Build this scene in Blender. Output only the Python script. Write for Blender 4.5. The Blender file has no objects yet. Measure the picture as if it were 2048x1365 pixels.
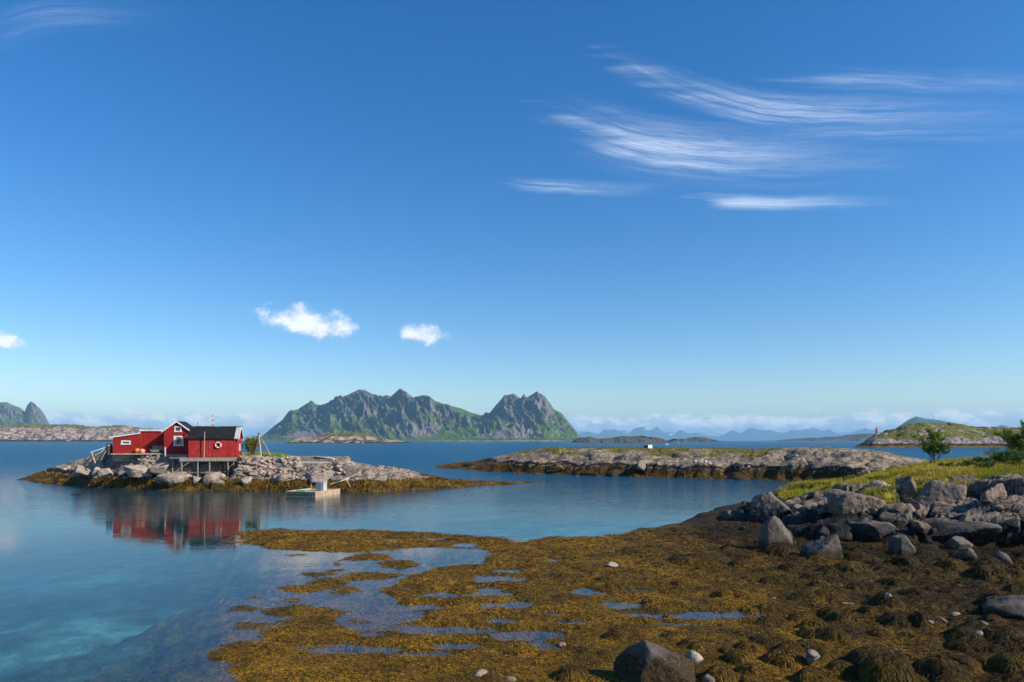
import bpy, math, random
import numpy as np
from mathutils import Vector, Matrix, Euler

S = bpy.context.scene
COL = S.collection
F, HZ, CX, CH = 1365.33, 881.0, 1024.0, 6.2      # focal length (px), horizon row, centre column, eye height (m)

# ------------------------------------------------------------------ camera
cd = bpy.data.cameras.new('camera')
cd.sensor_width = 36.0
cd.lens = 36.0 * F / 2048.0
cd.shift_y = (HZ - 682.5) / 2048.0
cd.clip_start = 0.1
cd.clip_end = 200000.0
cam = bpy.data.objects.new('camera', cd)
cam.location = (0, 0, CH)
cam.rotation_euler = (math.radians(90), 0, 0)
COL.objects.link(cam)
S.camera = cam

S.render.engine = 'CYCLES'
S.cycles.use_denoising = True
S.cycles.max_bounces = 8
S.cycles.diffuse_bounces = 2
S.cycles.glossy_bounces = 3
S.cycles.transmission_bounces = 4
S.cycles.transparent_max_bounces = 12
S.cycles.volume_bounces = 0
S.cycles.caustics_reflective = False
S.cycles.caustics_refractive = False
S.cycles.sample_clamp_indirect = 6.0
S.view_settings.view_transform = 'Standard'
S.view_settings.look = 'None'
S.view_settings.exposure = 0.46
S.view_settings.gamma = 1.0

# ------------------------------------------------------------------ node helper
class NB:
    def __init__(self, nt):
        self.nt = nt
        self.nodes = nt.nodes
        self.nodes.clear()
    def new(self, t, **kw):
        n = self.nodes.new(t)
        for k, v in kw.items():
            setattr(n, k, v)
        return n
    def link(self, a, b):
        self.nt.links.new(a, b)
    def put(self, sock, v):
        if isinstance(v, bpy.types.NodeSocket):
            self.link(v, sock)
        elif v is not None:
            if sock.type == 'RGBA' and len(v) == 3:
                v = (*v, 1.0)
            sock.default_value = v
    def m(self, op, a, b=None, c=None, clamp=False):
        n = self.new('ShaderNodeMath', operation=op, use_clamp=clamp)
        self.put(n.inputs[0], a)
        if b is not None: self.put(n.inputs[1], b)
        if c is not None: self.put(n.inputs[2], c)
        return n.outputs[0]
    def vm(self, op, a, b=None):
        n = self.new('ShaderNodeVectorMath', operation=op)
        self.put(n.inputs[0], a)
        if b is not None: self.put(n.inputs[1], b)
        return n.outputs[0]
    def comb(self, x, y, z=0.0):
        n = self.new('ShaderNodeCombineXYZ')
        self.put(n.inputs[0], x); self.put(n.inputs[1], y); self.put(n.inputs[2], z)
        return n.outputs[0]
    def sep(self, v):
        n = self.new('ShaderNodeSeparateXYZ'); self.put(n.inputs[0], v)
        return n.outputs[0], n.outputs[1], n.outputs[2]
    def noise(self, vec, scale, detail=4, rough=0.55, lac=2.0, dist=0.0, color=False):
        n = self.new('ShaderNodeTexNoise')
        self.put(n.inputs['Vector'], vec)
        self.put(n.inputs['Scale'], scale); self.put(n.inputs['Detail'], detail)
        self.put(n.inputs['Roughness'], rough); self.put(n.inputs['Lacunarity'], lac)
        self.put(n.inputs['Distortion'], dist)
        return n.outputs['Color' if color else 'Fac']
    def voro(self, vec, scale, feature='F1', out='Distance', rand=1.0):
        n = self.new('ShaderNodeTexVoronoi', feature=feature)
        self.put(n.inputs['Vector'], vec); self.put(n.inputs['Scale'], scale)
        self.put(n.inputs['Randomness'], rand)
        return n.outputs[out]
    def ss(self, v, a, b, lo=0.0, hi=1.0):
        n = self.new('ShaderNodeMapRange', interpolation_type='SMOOTHSTEP')
        self.put(n.inputs[0], v); self.put(n.inputs[1], a); self.put(n.inputs[2], b)
        self.put(n.inputs[3], lo); self.put(n.inputs[4], hi)
        return n.outputs[0]
    def mix(self, f, a, b, blend='MIX'):
        n = self.new('ShaderNodeMix', data_type='RGBA', blend_type=blend)
        self.put(n.inputs[0], f); self.put(n.inputs[6], a); self.put(n.inputs[7], b)
        return n.outputs[2]
    def ramp(self, f, stops):
        n = self.new('ShaderNodeValToRGB'); self.put(n.inputs[0], f)
        e = n.color_ramp.elements
        while len(e) > 1: e.remove(e[-1])
        e[0].position = stops[0][0]; e[0].color = (*stops[0][1], 1)
        for p, c in stops[1:]:
            q = e.new(p); q.color = (*c, 1)
        return n.outputs[0]
    def attr(self, name):
        n = self.new('ShaderNodeAttribute', attribute_name=name)
        return n.outputs['Color'], n.outputs['Alpha']
    def bump(self, h, dist, strength=1.0, normal=None):
        n = self.new('ShaderNodeBump')
        self.put(n.inputs['Height'], h); self.put(n.inputs['Distance'], dist); self.put(n.inputs['Strength'], strength)
        if normal is not None: self.put(n.inputs['Normal'], normal)
        return n.outputs[0]
    def pbsdf(self, color, rough=0.8, spec=0.3, normal=None, metal=0.0):
        n = self.new('ShaderNodeBsdfPrincipled')
        self.put(n.inputs['Base Color'], color); self.put(n.inputs['Roughness'], rough)
        self.put(n.inputs['Specular IOR Level'], spec); self.put(n.inputs['Metallic'], metal)
        if normal is not None: self.put(n.inputs['Normal'], normal)
        return n.outputs[0]
    def out(self, surf=None, vol=None):
        n = self.new('ShaderNodeOutputMaterial')
        if surf is not None: self.link(surf, n.inputs[0])
        if vol is not None: self.link(vol, n.inputs[1])

# ------------------------------------------------------------------ sun and sky
SUNV = Vector((0.80, -0.28, 0.56)).normalized()
sun_el = math.asin(SUNV.z)
sun_az = math.atan2(SUNV.x, SUNV.y)
W = bpy.data.worlds.new('World')
S.world = W
W.use_nodes = True
w = NB(W.node_tree)
sky = w.new('ShaderNodeTexSky', sky_type='NISHITA')
sky.sun_disc = False
sky.sun_elevation = sun_el
sky.sun_rotation = sun_az
sky.altitude = 0.0
sky.air_density = 1.0
sky.dust_density = 0.3
sky.ozone_density = 3.2
tc = w.new('ShaderNodeTexCoord')
dx, dy, dz = w.sep(tc.outputs['Generated'])
# clouds are laid out on the sky by bearing: u = east per north, v = height per north
dyc = w.m('MAXIMUM', dy, 0.05)
U = w.m('DIVIDE', dx, dyc)
V = w.m('DIVIDE', dz, dyc)
front = w.ss(dy, 0.12, 0.3)
uv = w.comb(U, V, 0.0)

warp_ = w.m('MULTIPLY', w.m('SUBTRACT', w.noise(uv, 9.0, 2), 0.5), 0.016)
edge_ = w.m('MULTIPLY', w.m('SUBTRACT', w.noise(w.comb(w.m('MULTIPLY', U, 5.0), w.m('MULTIPLY', V, 60.0)), 1.0, 3), 0.5), 0.55)
def cirrus(x0, x1, yc, hh, strength, curl, fy, seed, lo=0.42, hi=0.8, tilt=0.0, headw=0.18, fx=2.6):
    """streaky ice cloud: head at its west end, fibres trailing east"""
    u0, u1 = (x0 - CX) / F, (x1 - CX) / F
    v0, h = (HZ - yc) / F, hh / F
    s = w.m('DIVIDE', w.m('SUBTRACT', U, u0), u1 - u0)                     # 0 head .. 1 tail
    sc = w.m('MAXIMUM', w.m('SUBTRACT', 0.42, s), 0.0)
    lift = w.m('MULTIPLY', w.m('MULTIPLY', sc, sc), -curl)
    v1 = w.m('ADD', w.m('ADD', w.m('ADD', V, lift), warp_), w.m('MULTIPLY', s, -tilt))
    dv = w.m('DIVIDE', w.m('SUBTRACT', v1, v0), h)
    f = w.noise(w.comb(w.m('MULTIPLY', w.m('ADD', U, seed), fx), w.m('MULTIPLY', v1, fy * 1.5), seed), 1.0, 6, 0.76, 2.3)
    f = w.ss(f, lo, hi)
    head = w.ss(w.m('ADD', s, edge_), -0.06, headw * 1.7)
    tail = w.m('POWER', w.ss(s, 1.0, 0.12), 1.5)
    band = w.ss(w.m('ABSOLUTE', dv), 1.0, 0.1)
    r = w.m('MULTIPLY', w.m('MULTIPLY', head, tail), w.m('MULTIPLY', band, f))
    return w.m('MULTIPLY', r, strength)

cir = [cirrus(1250, 2250, 226, 46, 1.0, 0.40, 40.0, 1.3, 0.30, 0.80),
       cirrus(1100, 2000, 312, 78, 1.0, 0.36, 34.0, 4.1, 0.30, 0.80),
       cirrus(1010, 1420, 376, 18, 0.75, 0.05, 60.0, 7.7, 0.30, 0.75),
       cirrus(1400, 1880, 404, 20, 0.85, 0.0, 60.0, 9.2, 0.26, 0.72, headw=0.08),
       cirrus(1560, 2400, 164, 34, 0.45, 0.05, 44.0, 3.3, 0.34, 0.8),
       cirrus(1460, 2300, 268, 26, 0.5, 0.0, 60.0, 11.3, 0.32, 0.8),
       cirrus(-60, 460, 28, 50, 0.28, -0.25, 40.0, 5.9, 0.34, 0.8)]
cirm = cir[0]
for c_ in cir[1:]:
    cirm = w.m('MAXIMUM', cirm, c_)

n1 = w.noise(w.comb(w.m('ADD', U, 3.7), w.m('MULTIPLY', V, 1.3)), 34.0, 6, 0.62)
def cumulus(x, y, rx, ry, seed):
    u0, v0 = (x - CX) / F, (HZ - y) / F
    a = w.m('DIVIDE', w.m('SUBTRACT', U, u0), rx / F)
    b = w.m('DIVIDE', w.m('SUBTRACT', w.m('ADD', V, w.m('MULTIPLY', w.m('SUBTRACT', U, u0), 0.18)), v0), ry / F)
    bb = w.m('MULTIPLY', b, w.m('ADD', 1.0, w.ss(b, 0.0, -0.1, 0.0, 0.35)))
    r = w.m('SQRT', w.m('ADD', w.m('MULTIPLY', a, a), w.m('MULTIPLY', bb, bb)))
    d = w.m('SUBTRACT', w.m('ADD', 1.0, w.m('MULTIPLY', w.m('SUBTRACT', n1, 0.5), 1.9)), r)
    return w.ss(d, -0.05, 0.75)

cum = cumulus(618, 650, 104, 42, 0.0)
for a in ((846, 672, 54, 27, 2.0), (4, 682, 50, 22, 4.0)):
    cum = w.m('MAXIMUM', cum, cumulus(*a))
# fair-weather bank low over the sea, all round the horizon
az = w.m('ARCTAN2', dx, dy)
bn = w.noise(w.comb(w.m('MULTIPLY', az, 17.0), w.m('MULTIPLY', dz, 52.0)), 1.0, 6, 0.6)
bprof = w.m('MULTIPLY', w.ss(dz, 0.050, 0.022), w.ss(dz, -0.03, 0.004))
bank = w.m('MULTIPLY', w.ss(w.m('ADD', bn, w.m('MULTIPLY', bprof, 0.34)), 0.64, 0.72), w.m('MULTIPLY', bprof, w.ss(bprof, 0.0, 0.3)))
bn2 = w.noise(w.comb(w.m('MULTIPLY', az, 34.0), w.m('MULTIPLY', dz, 60.0)), 1.0, 5, 0.6)
bcol = w.mix(w.ss(bn2, 0.40, 0.62), (4.6, 5.4, 6.8), (9.2, 9.1, 9.0))

hs = w.new('ShaderNodeHueSaturation')
hs.inputs['Saturation'].default_value = 1.36
hs.inputs['Hue'].default_value = 0.505
w.link(sky.outputs[0], hs.inputs['Color'])
skc = w.mix(w.m('MULTIPLY', bank, 0.9), hs.outputs[0], bcol)
skc = w.mix(w.m('MULTIPLY', w.m('MULTIPLY', cirm, front), 0.72), skc, (7.6, 8.1, 9.0))
skc = w.mix(w.m('MULTIPLY', w.m('MULTIPLY', cum, front), 0.93), skc, w.mix(w.ss(n1, 0.42, 0.62), (6.0, 6.3, 7.0), (7.4, 7.5, 7.8)))
bg = w.new('ShaderNodeBackground')
w.link(skc, bg.inputs[0])
bg.inputs[1].default_value = 0.115
wo = w.new('ShaderNodeOutputWorld')
w.link(bg.outputs[0], wo.inputs[0])
W.cycles.sampling_method = 'MANUAL'
W.cycles.sample_map_resolution = 1024

sl = bpy.data.lights.new('sun', 'SUN')
sl.energy = 4.7
sl.angle = math.radians(0.53)
sl.color = (1.0, 0.92, 0.79)
so = bpy.data.objects.new('sun', sl)
so.rotation_euler = SUNV.to_track_quat('Z', 'Y').to_euler()
so.location = (60, -40, 60)
COL.objects.link(so)

# ------------------------------------------------------------------ numeric helpers
def _h(ix, iy, seed):
    with np.errstate(over='ignore'):
        n = (ix.astype(np.int64) * 374761393 + iy.astype(np.int64) * 668265263 + seed * 982451653) & 0xFFFFFFFF
        n = ((n ^ (n >> 13)) * 1274126177) & 0xFFFFFFFF
        n = (n ^ (n >> 16))
        n = (n * 2246822519) & 0xFFFFFFFF
        n = n ^ (n >> 15)
    return (n & 0xFFFFFF) / float(0x1000000)

def perlin(x, y, seed=0):
    x = np.asarray(x, float); y = np.asarray(y, float)
    ix = np.floor(x); iy = np.floor(y); fx = x - ix; fy = y - iy
    u = fx * fx * fx * (fx * (fx * 6 - 15) + 10); v = fy * fy * fy * (fy * (fy * 6 - 15) + 10)
    def g(ox, oy):
        a = _h(ix + ox, iy + oy, seed) * 6.2831853
        return np.cos(a) * (fx - ox) + np.sin(a) * (fy - oy)
    a = g(0, 0) * (1 - u) + g(1, 0) * u
    b = g(0, 1) * (1 - u) + g(1, 1) * u
    return (a * (1 - v) + b * v) * 1.4

def fbm(x, y, octv=5, seed=0, gain=0.5, lac=2.03):
    s = 0; a = 1.0; t = 0
    for i in range(octv):
        s = s + a * perlin(x, y, seed + i * 17); t += a
        a *= gain; x = x * lac + 3.1; y = y * lac - 1.7
    return s / t

def ridged(x, y, octv=5, seed=0, gain=0.5, lac=2.1):
    s = 0; a = 1.0; t = 0
    for i in range(octv):
        n = 1 - np.abs(perlin(x, y, seed + i * 13)) * 1.6
        s = s + a * n * np.abs(n); t += a
        a *= gain; x = x * lac + 5.3; y = y * lac + 2.9
    return s / t

def worley(x, y, seed=0):
    x = np.asarray(x, float); y = np.asarray(y, float)
    ix = np.floor(x); iy = np.floor(y)
    f1 = np.full(x.shape, 9.0); f2 = np.full(x.shape, 9.0); cid = np.zeros(x.shape)
    for ox in (-1, 0, 1):
        for oy in (-1, 0, 1):
            px = ix + ox + _h(ix + ox, iy + oy, seed); py = iy + oy + _h(ix + ox, iy + oy, seed + 7)
            d = np.hypot(px - x, py - y); c = _h(ix + ox, iy + oy, seed + 31)
            nf = d < f1
            f2 = np.where(nf, f1, np.minimum(f2, d)); cid = np.where(nf, c, cid); f1 = np.where(nf, d, f1)
    return f1, f2, cid

def sstep(a, b, x):
    t = np.clip((x - a) / (b - a), 0, 1)
    return t * t * (3 - 2 * t)

def sdpoly(x, y, poly):
    """signed distance, positive inside"""
    P = np.array(poly, float); n = len(P)
    d = np.full(x.shape, 1e18); ins = np.zeros(x.shape, bool)
    for i in range(n):
        a = P[i]; b = P[(i + 1) % n]; e = b - a
        wx = x - a[0]; wy = y - a[1]
        t = np.clip((wx * e[0] + wy * e[1]) / (e @ e + 1e-12), 0, 1)
        d = np.minimum(d, (wx - e[0] * t) ** 2 + (wy - e[1] * t) ** 2)
        c = ((a[1] > y) != (b[1] > y)) & (x < (b[0] - a[0]) * (y - a[1]) / (b[1] - a[1] + 1e-12) + a[0])
        ins ^= c
    return np.sqrt(d) * np.where(ins, 1, -1)

def G(px, py, z=0.0):
    """ground point (x, y) seen at a pixel when the ground is at height z"""
    Y = (CH - z) * F / (py - HZ)
    return ((px - CX) / F * Y, Y)
def XA(px, Y): return (px - CX) / F * Y
def ZA(py, Y): return CH - (py - HZ) * Y / F

# ------------------------------------------------------------------ object helpers
def tag(o, label=None, cat=None, group=None, kind=None):
    if label: o['label'] = label
    if cat: o['category'] = cat
    if group: o['group'] = group
    if kind: o['kind'] = kind
    return o

def np_mesh(name, verts, quads=None, tris=None, smooth=False, cols=None):
    me = bpy.data.meshes.new(name)
    verts = np.asarray(verts, np.float32)
    me.vertices.add(len(verts)); me.vertices.foreach_set('co', verts.ravel())
    nq = 0 if quads is None else len(quads); nt = 0 if tris is None else len(tris)
    idx = []; ls = []
    if nq: idx.append(np.asarray(quads, np.int32).ravel()); ls.append(np.arange(nq) * 4)
    if nt: idx.append(np.asarray(tris, np.int32).ravel()); ls.append(np.arange(nt) * 3 + nq * 4)
    idx = np.concatenate(idx); ls = np.concatenate(ls).astype(np.int32)
    me.loops.add(len(idx)); me.loops.foreach_set('vertex_index', idx)
    me.polygons.add(nq + nt); me.polygons.foreach_set('loop_start', ls)
    me.polygons.foreach_set('use_smooth', np.full(nq + nt, smooth))
    me.update(calc_edges=True)
    if cols is not None:
        a = me.color_attributes.new('Col', 'FLOAT_COLOR', 'POINT')
        a.data.foreach_set('color', np.asarray(cols, np.float32).ravel())
    return me

def link(name, me, mat=None, parent=None):
    if mat is not None and not me.materials: me.materials.append(mat)
    o = bpy.data.objects.new(name, me); COL.objects.link(o)
    if parent is not None: o.parent = parent
    return o

def empty(name, loc=(0, 0, 0), rz=0.0):
    o = bpy.data.objects.new(name, None); COL.objects.link(o)
    o.location = loc; o.rotation_euler = (0, 0, rz); o.empty_display_size = 0.3
    return o

def grid_quads(nr, nc):
    i = np.arange(nr * nc).reshape(nr, nc)
    return np.stack([i[:-1, :-1], i[:-1, 1:], i[1:, 1:], i[1:, :-1]], -1).reshape(-1, 4)

class MB:
    """collects simple shapes into one mesh"""
    def __init__(self): self.v = []; self.f = []
    def add(self, vs, fs):
        k = len(self.v); self.v += [tuple(p) for p in vs]; self.f += [tuple(i + k for i in f) for f in fs]
        return self
    def box(self, x0, x1, y0, y1, z0, z1, M=None):
        vs = [Vector((x, y, z)) for z in (z0, z1) for (x, y) in ((x0, y0), (x1, y0), (x1, y1), (x0, y1))]
        if M is not None: vs = [M @ p for p in vs]
        return self.add(vs, [(3, 2, 1, 0), (4, 5, 6, 7), (0, 1, 5, 4), (1, 2, 6, 5), (2, 3, 7, 6), (3, 0, 4, 7)])
    def bar(self, a, b, wd, ht=None):
        a = Vector(a); b = Vector(b); d = b - a; L = d.length
        q = d.to_track_quat('Z', 'Y').to_matrix().to_4x4(); q.translation = a
        h = (ht or wd) / 2
        return self.box(-wd / 2, wd / 2, -h, h, 0, L, q)
    def tube(self, pts, r, n=8, caps=True):
        pts = [Vector(p) for p in pts]; rs = r if isinstance(r, (list, tuple)) else [r] * len(pts)
        k = len(self.v); m = len(pts)
        for i, p in enumerate(pts):
            d = (pts[min(i + 1, m - 1)] - pts[max(i - 1, 0)]).normalized()
            q = d.to_track_quat('Z', 'Y')
            for j in range(n):
                a = 2 * math.pi * j / n
                self.v.append(tuple(p + q @ Vector((math.cos(a) * rs[i], math.sin(a) * rs[i], 0))))
        for i in range(m - 1):
            for j in range(n):
                self.f.append((k + i * n + j, k + i * n + (j + 1) % n, k + (i + 1) * n + (j + 1) % n, k + (i + 1) * n + j))
        if caps:
            self.f.append(tuple(k + j for j in range(n))[::-1]); self.f.append(tuple(k + (m - 1) * n + j for j in range(n)))
        return self
    def lathe(self, prof, n=16, M=None):
        k = len(self.v); m = len(prof)
        for r, z in prof:
            for j in range(n):
                a = 2 * math.pi * j / n
                p = Vector((math.cos(a) * r, math.sin(a) * r, z))
                self.v.append(tuple(M @ p if M is not None else p))
        for i in range(m - 1):
            for j in range(n):
                self.f.append((k + i * n + j, k + i * n + (j + 1) % n, k + (i + 1) * n + (j + 1) % n, k + (i + 1) * n + j))
        return self
    def prism(self, poly, y0, y1):
        """polygon in xz pushed along y"""
        n = len(poly)
        vs = [(x, y0, z) for x, z in poly] + [(x, y1, z) for x, z in poly]
        fs = [tuple(range(n)), tuple(range(2 * n - 1, n - 1, -1))] + [(i, i + n, (i + 1) % n + n, (i + 1) % n) for i in range(n)]
        return self.add(vs, fs)
    def build(self, name, mat, parent=None, smooth=False, loc=None):
        me = bpy.data.meshes.new(name); me.from_pydata(self.v, [], self.f); me.update()
        if smooth: me.polygons.foreach_set('use_smooth', [True] * len(me.polygons))
        o = link(name, me, mat, parent)
        if loc is not None: o.location = loc
        return o

def mat(name):
    m = bpy.data.materials.new(name); m.use_nodes = True
    return m, NB(m.node_tree)

def simple_mat(name, color, rough=0.7, var=0.25, scale=3.0, spec=0.3, metal=0.0, bump=0.0, bscale=40.0):
    m, b = mat(name)
    g = b.new('ShaderNodeNewGeometry')
    n = b.noise(g.outputs['Position'], scale, 5, 0.6)
    c = b.mix(b.ss(n, 0.3, 0.7), tuple(x * (1 - var) for x in color), tuple(min(1, x * (1 + var * 0.7)) for x in color))
    nm = b.bump(b.noise(g.outputs['Position'], bscale, 4), bump) if bump else None
    b.out(b.pbsdf(c, rough, spec, nm, metal))
    return m

# ------------------------------------------------------------------ ground materials
def ground_mat(name, lt, dk, grassA=(0.10, 0.13, 0.018), grassB=(0.20, 0.17, 0.03), crack=1.0, fine=1.0, kelpgain=1.0):
    """rock with tidal kelp (R), turf (G), black lichen belt (B) and sand (A) masks"""
    m, b = mat(name)
    g = b.new('ShaderNodeNewGeometry'); P = g.outputs['Position']
    col, al = b.attr('Col')
    rs = b.new('ShaderNodeSeparateColor'); b.link(col, rs.inputs[0]); R, Gm, B = rs.outputs
    n_big = b.noise(P, 0.35, 5, 0.6)
    n_mid = b.noise(P, 2.2 * fine, 6, 0.65)
    n_fin = b.noise(P, 14.0 * fine, 5, 0.7)
    vc = b.vm('MULTIPLY', P, (0.55 * fine, 0.8 * fine, 1.5 * fine))
    vw = b.vm('ADD', vc, b.vm('MULTIPLY', b.noise(P, 0.8 * fine, 3, color=True), (0.9, 0.9, 0.9)))
    ck = b.voro(vw, 1.0, 'DISTANCE_TO_EDGE')
    crk = b.ss(ck, 0.05 * crack, 0.0)
    rock = b.mix(b.ss(n_big, 0.35, 0.65), dk, lt)
    rock = b.mix(b.m('MULTIPLY', b.ss(n_mid, 0.46, 0.68), 0.65), rock, tuple(c * 0.42 for c in dk))
    rock = b.mix(b.m('MULTIPLY', b.ss(n_fin, 0.5, 0.72), 0.45), rock, tuple(c * 0.35 for c in dk))
    rock = b.mix(b.m('MULTIPLY', b.ss(n_fin, 0.46, 0.28), 0.35), rock, tuple(min(1, c * 1.35) for c in lt))
    rock = b.mix(b.m('MULTIPLY', crk, 0.75), rock, (0.02, 0.018, 0.016))
    # black lichen and wet belt
    blk = b.mix(b.ss(n_mid, 0.4, 0.7), (0.012, 0.011, 0.010), (0.045, 0.040, 0.036))
    rock = b.mix(b.ss(b.m('ADD', B, b.m('MULTIPLY', b.m('SUBTRACT', n_mid, 0.5), 0.9)), 0.35, 0.65), rock, blk)
    # turf
    n_g = b.noise(P, 0.9, 5, 0.65); n_g2 = b.noise(P, 9.0, 4, 0.7)
    turf = b.mix(b.ss(n_g, 0.36, 0.64), grassA, grassB)
    turf = b.mix(b.m('MULTIPLY', b.ss(n_g2, 0.42, 0.7), 0.7), turf, tuple(c * 0.3 for c in grassA))
    rock = b.mix(b.ss(b.m('ADD', Gm, b.m('MULTIPLY', b.m('SUBTRACT', n_mid, 0.5), 0.8)), 0.38, 0.6), rock, turf)
    # kelp
    k1 = b.noise(P, 0.8, 6, 0.7); k2 = b.noise(P, 22.0, 4, 0.75); k3 = b.noise(b.vm('MULTIPLY', P, (9.0, 9.0, 5.0)), 1.0, 4, 0.7)
    kc = b.ramp(b.m('ADD', b.m('MULTIPLY', k1, 0.45), b.m('ADD', b.m('MULTIPLY', k2, 0.3), b.m('MULTIPLY', k3, 0.3))),
                [(0.40, (0.010, 0.007, 0.003)), (0.48, (0.050, 0.030, 0.006)), (0.54, (0.135 * kelpgain, 0.078 * kelpgain, 0.008)),
                 (0.61, (0.27 * kelpgain, 0.155 * kelpgain, 0.014)), (0.70, (0.36 * kelpgain, 0.20 * kelpgain, 0.03))])
    kc = b.mix(b.m('MULTIPLY', b.ss(b.noise(P, 0.5, 3), 0.52, 0.7), 0.5), kc, (0.055, 0.055, 0.014))
    kc = b.mix(b.m('MULTIPLY', B, 0.85), kc, (0.020, 0.014, 0.005))
    km = b.ss(b.m('ADD', R, b.m('MULTIPLY', b.m('SUBTRACT', n_mid, 0.5), 0.7)), 0.40, 0.58)
    c = b.mix(km, rock, kc)
    sand = b.mix(b.ss(b.noise(P, 0.6, 6, 0.65), 0.42, 0.62), (0.22, 0.25, 0.19), (0.48, 0.50, 0.40))
    c = b.mix(al, c, sand)
    h = b.m('ADD', b.m('MULTIPLY', n_mid, 0.5), b.m('MULTIPLY', n_fin, 0.16))
    h = b.m('ADD', h, b.m('MULTIPLY', crk, -0.35))
    h = b.m('ADD', b.m('MULTIPLY', h, b.m('SUBTRACT', 1.0, km)), b.m('MULTIPLY', km, b.m('ADD', b.m('MULTIPLY', k3, 0.6), b.m('MULTIPLY', k2, 0.35))))
    nm = b.bump(h, 0.22 / fine, 1.0)
    b.out(b.pbsdf(c, b.m('SUBTRACT', 0.9, b.m('MULTIPLY', km, 0.25)), 0.12, nm))
    return m

M_SHORE = ground_mat('shore_ground', (0.25, 0.19, 0.14), (0.115, 0.092, 0.074), (0.13, 0.14, 0.015), (0.24, 0.19, 0.03))
M_HOUSEROCK = ground_mat('house_island_ground', (0.42, 0.33, 0.255), (0.19, 0.155, 0.125), (0.12, 0.17, 0.02), (0.2, 0.2, 0.03), kelpgain=0.75)
M_MIDROCK = ground_mat('skerry_ground', (0.37, 0.285, 0.205), (0.19, 0.15, 0.112), (0.13, 0.13, 0.03), (0.22, 0.17, 0.06), kelpgain=0.45)
M_LIGHTROCK = ground_mat('lighthouse_ground', (0.36, 0.31, 0.27), (0.17, 0.145, 0.13), (0.10, 0.11, 0.018), (0.19, 0.165, 0.035), fine=0.28, crack=1.6)
M_COAST = ground_mat('coast_ground', (0.46, 0.33, 0.26), (0.27, 0.21, 0.17), (0.10, 0.12, 0.03), (0.2, 0.17, 0.06), fine=0.035, crack=2.2)

def rock_mat(name, lt, dk, skirt=None, bare=False, speck=0.5):
    """boulders; skirt = height in metres above the sea under which kelp and black growth cling"""
    m, b = mat(name)
    g = b.new('ShaderNodeNewGeometry'); P = g.outputs['Position']
    oi = b.new('ShaderNodeObjectInfo')
    Pv = b.vm('ADD', P, b.vm('MULTIPLY', b.comb(oi.outputs['Random'], oi.outputs['Random'], 0), (37.0, 11.0, 0)))
    n1 = b.noise(Pv, 1.1, 5, 0.6); n2 = b.noise(Pv, 5.0, 6, 0.7); n3 = b.noise(Pv, 30.0, 4, 0.75)
    c = b.mix(b.ss(n1, 0.35, 0.65), dk, lt)
    c = b.mix(b.m('MULTIPLY', oi.outputs['Random'], 0.4), c, tuple(x * 1.25 for x in lt))
    c = b.mix(b.m('MULTIPLY', b.ss(n2, 0.5, 0.66), 0.75), c, tuple(x * 0.38 for x in dk))
    c = b.mix(b.m('MULTIPLY', b.ss(n3, 0.52, 0.66), speck), c, tuple(x * 0.35 for x in dk))
    c = b.mix(b.m('MULTIPLY', b.ss(n3, 0.44, 0.30), speck), c, tuple(min(1, x * 1.5) for x in lt))
    vw = b.vm('ADD', b.vm('MULTIPLY', Pv, (0.9, 0.9, 1.3)), b.vm('MULTIPLY', b.noise(Pv, 1.3, 3, color=True), (0.8, 0.8, 0.8)))
    crk = b.m('MULTIPLY', b.ss(b.voro(vw, 0.55, 'DISTANCE_TO_EDGE'), 0.022, 0.0), b.ss(n1, 0.45, 0.6))
    c = b.mix(b.m('MULTIPLY', crk, 0.75), c, (0.02, 0.018, 0.016))
    h = b.m('ADD', b.m('MULTIPLY', n2, 0.6), b.m('ADD', b.m('MULTIPLY', n3, 0.2), b.m('MULTIPLY', crk, -0.4)))
    if skirt is not None:
        x, y, z = b.sep(P)
        t = b.m('ADD', z, b.m('MULTIPLY', b.m('SUBTRACT', b.noise(Pv, 2.2, 4, 0.7), 0.5), 1.1))
        kk = b.noise(b.vm('MULTIPLY', Pv, (22.0, 22.0, 6.0)), 1.0, 4, 0.7)
        kel = b.ramp(kk, [(0.36, (0.008, 0.006, 0.003)), (0.52, (0.035, 0.022, 0.006)), (0.68, (0.12, 0.07, 0.012))])
        blk = b.mix(b.ss(n2, 0.4, 0.7), (0.018, 0.016, 0.014), (0.06, 0.052, 0.046))
        c = b.mix(b.ss(t, skirt + 0.22, skirt + 0.02), c, b.mix(0.5, c, blk))
        c = b.mix(b.ss(t, skirt, skirt - 0.12), c, blk if bare else kel)
    b.out(b.pbsdf(c, 0.82, 0.25, b.bump(h, 0.09)))
    return m
M_BOULDER = rock_mat('boulder_low', (0.135, 0.108, 0.086), (0.062, 0.052, 0.044), skirt=0.8)
M_BOULDER_HI = rock_mat('boulder_high', (0.225, 0.165, 0.118), (0.095, 0.075, 0.059), skirt=1.55, bare=True)
M_BOULDER_PINK = rock_mat('boulder_pink', (0.40, 0.28, 0.21), (0.23, 0.17, 0.135))
M_STONE_GREY = rock_mat('stone_grey', (0.27, 0.225, 0.185), (0.13, 0.112, 0.096))
M_ISLET = rock_mat('islet_rock', (0.34, 0.265, 0.195), (0.18, 0.145, 0.11), skirt=1.3)
M_ISLET_WEED = rock_mat('islet_weedy_rock', (0.25, 0.2, 0.15), (0.12, 0.1, 0.08), skirt=1.9)
M_STONE_TAN = rock_mat('stone_tan', (0.30, 0.24, 0.18), (0.16, 0.13, 0.10))
M_STONE_PALE = rock_mat('stone_pale', (0.46, 0.36, 0.28), (0.27, 0.215, 0.17), speck=0.4)
M_STONE_SKIRT = rock_mat('stone_pale_tidal', (0.40, 0.31, 0.24), (0.22, 0.175, 0.14), skirt=0.95, speck=0.4)

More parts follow.
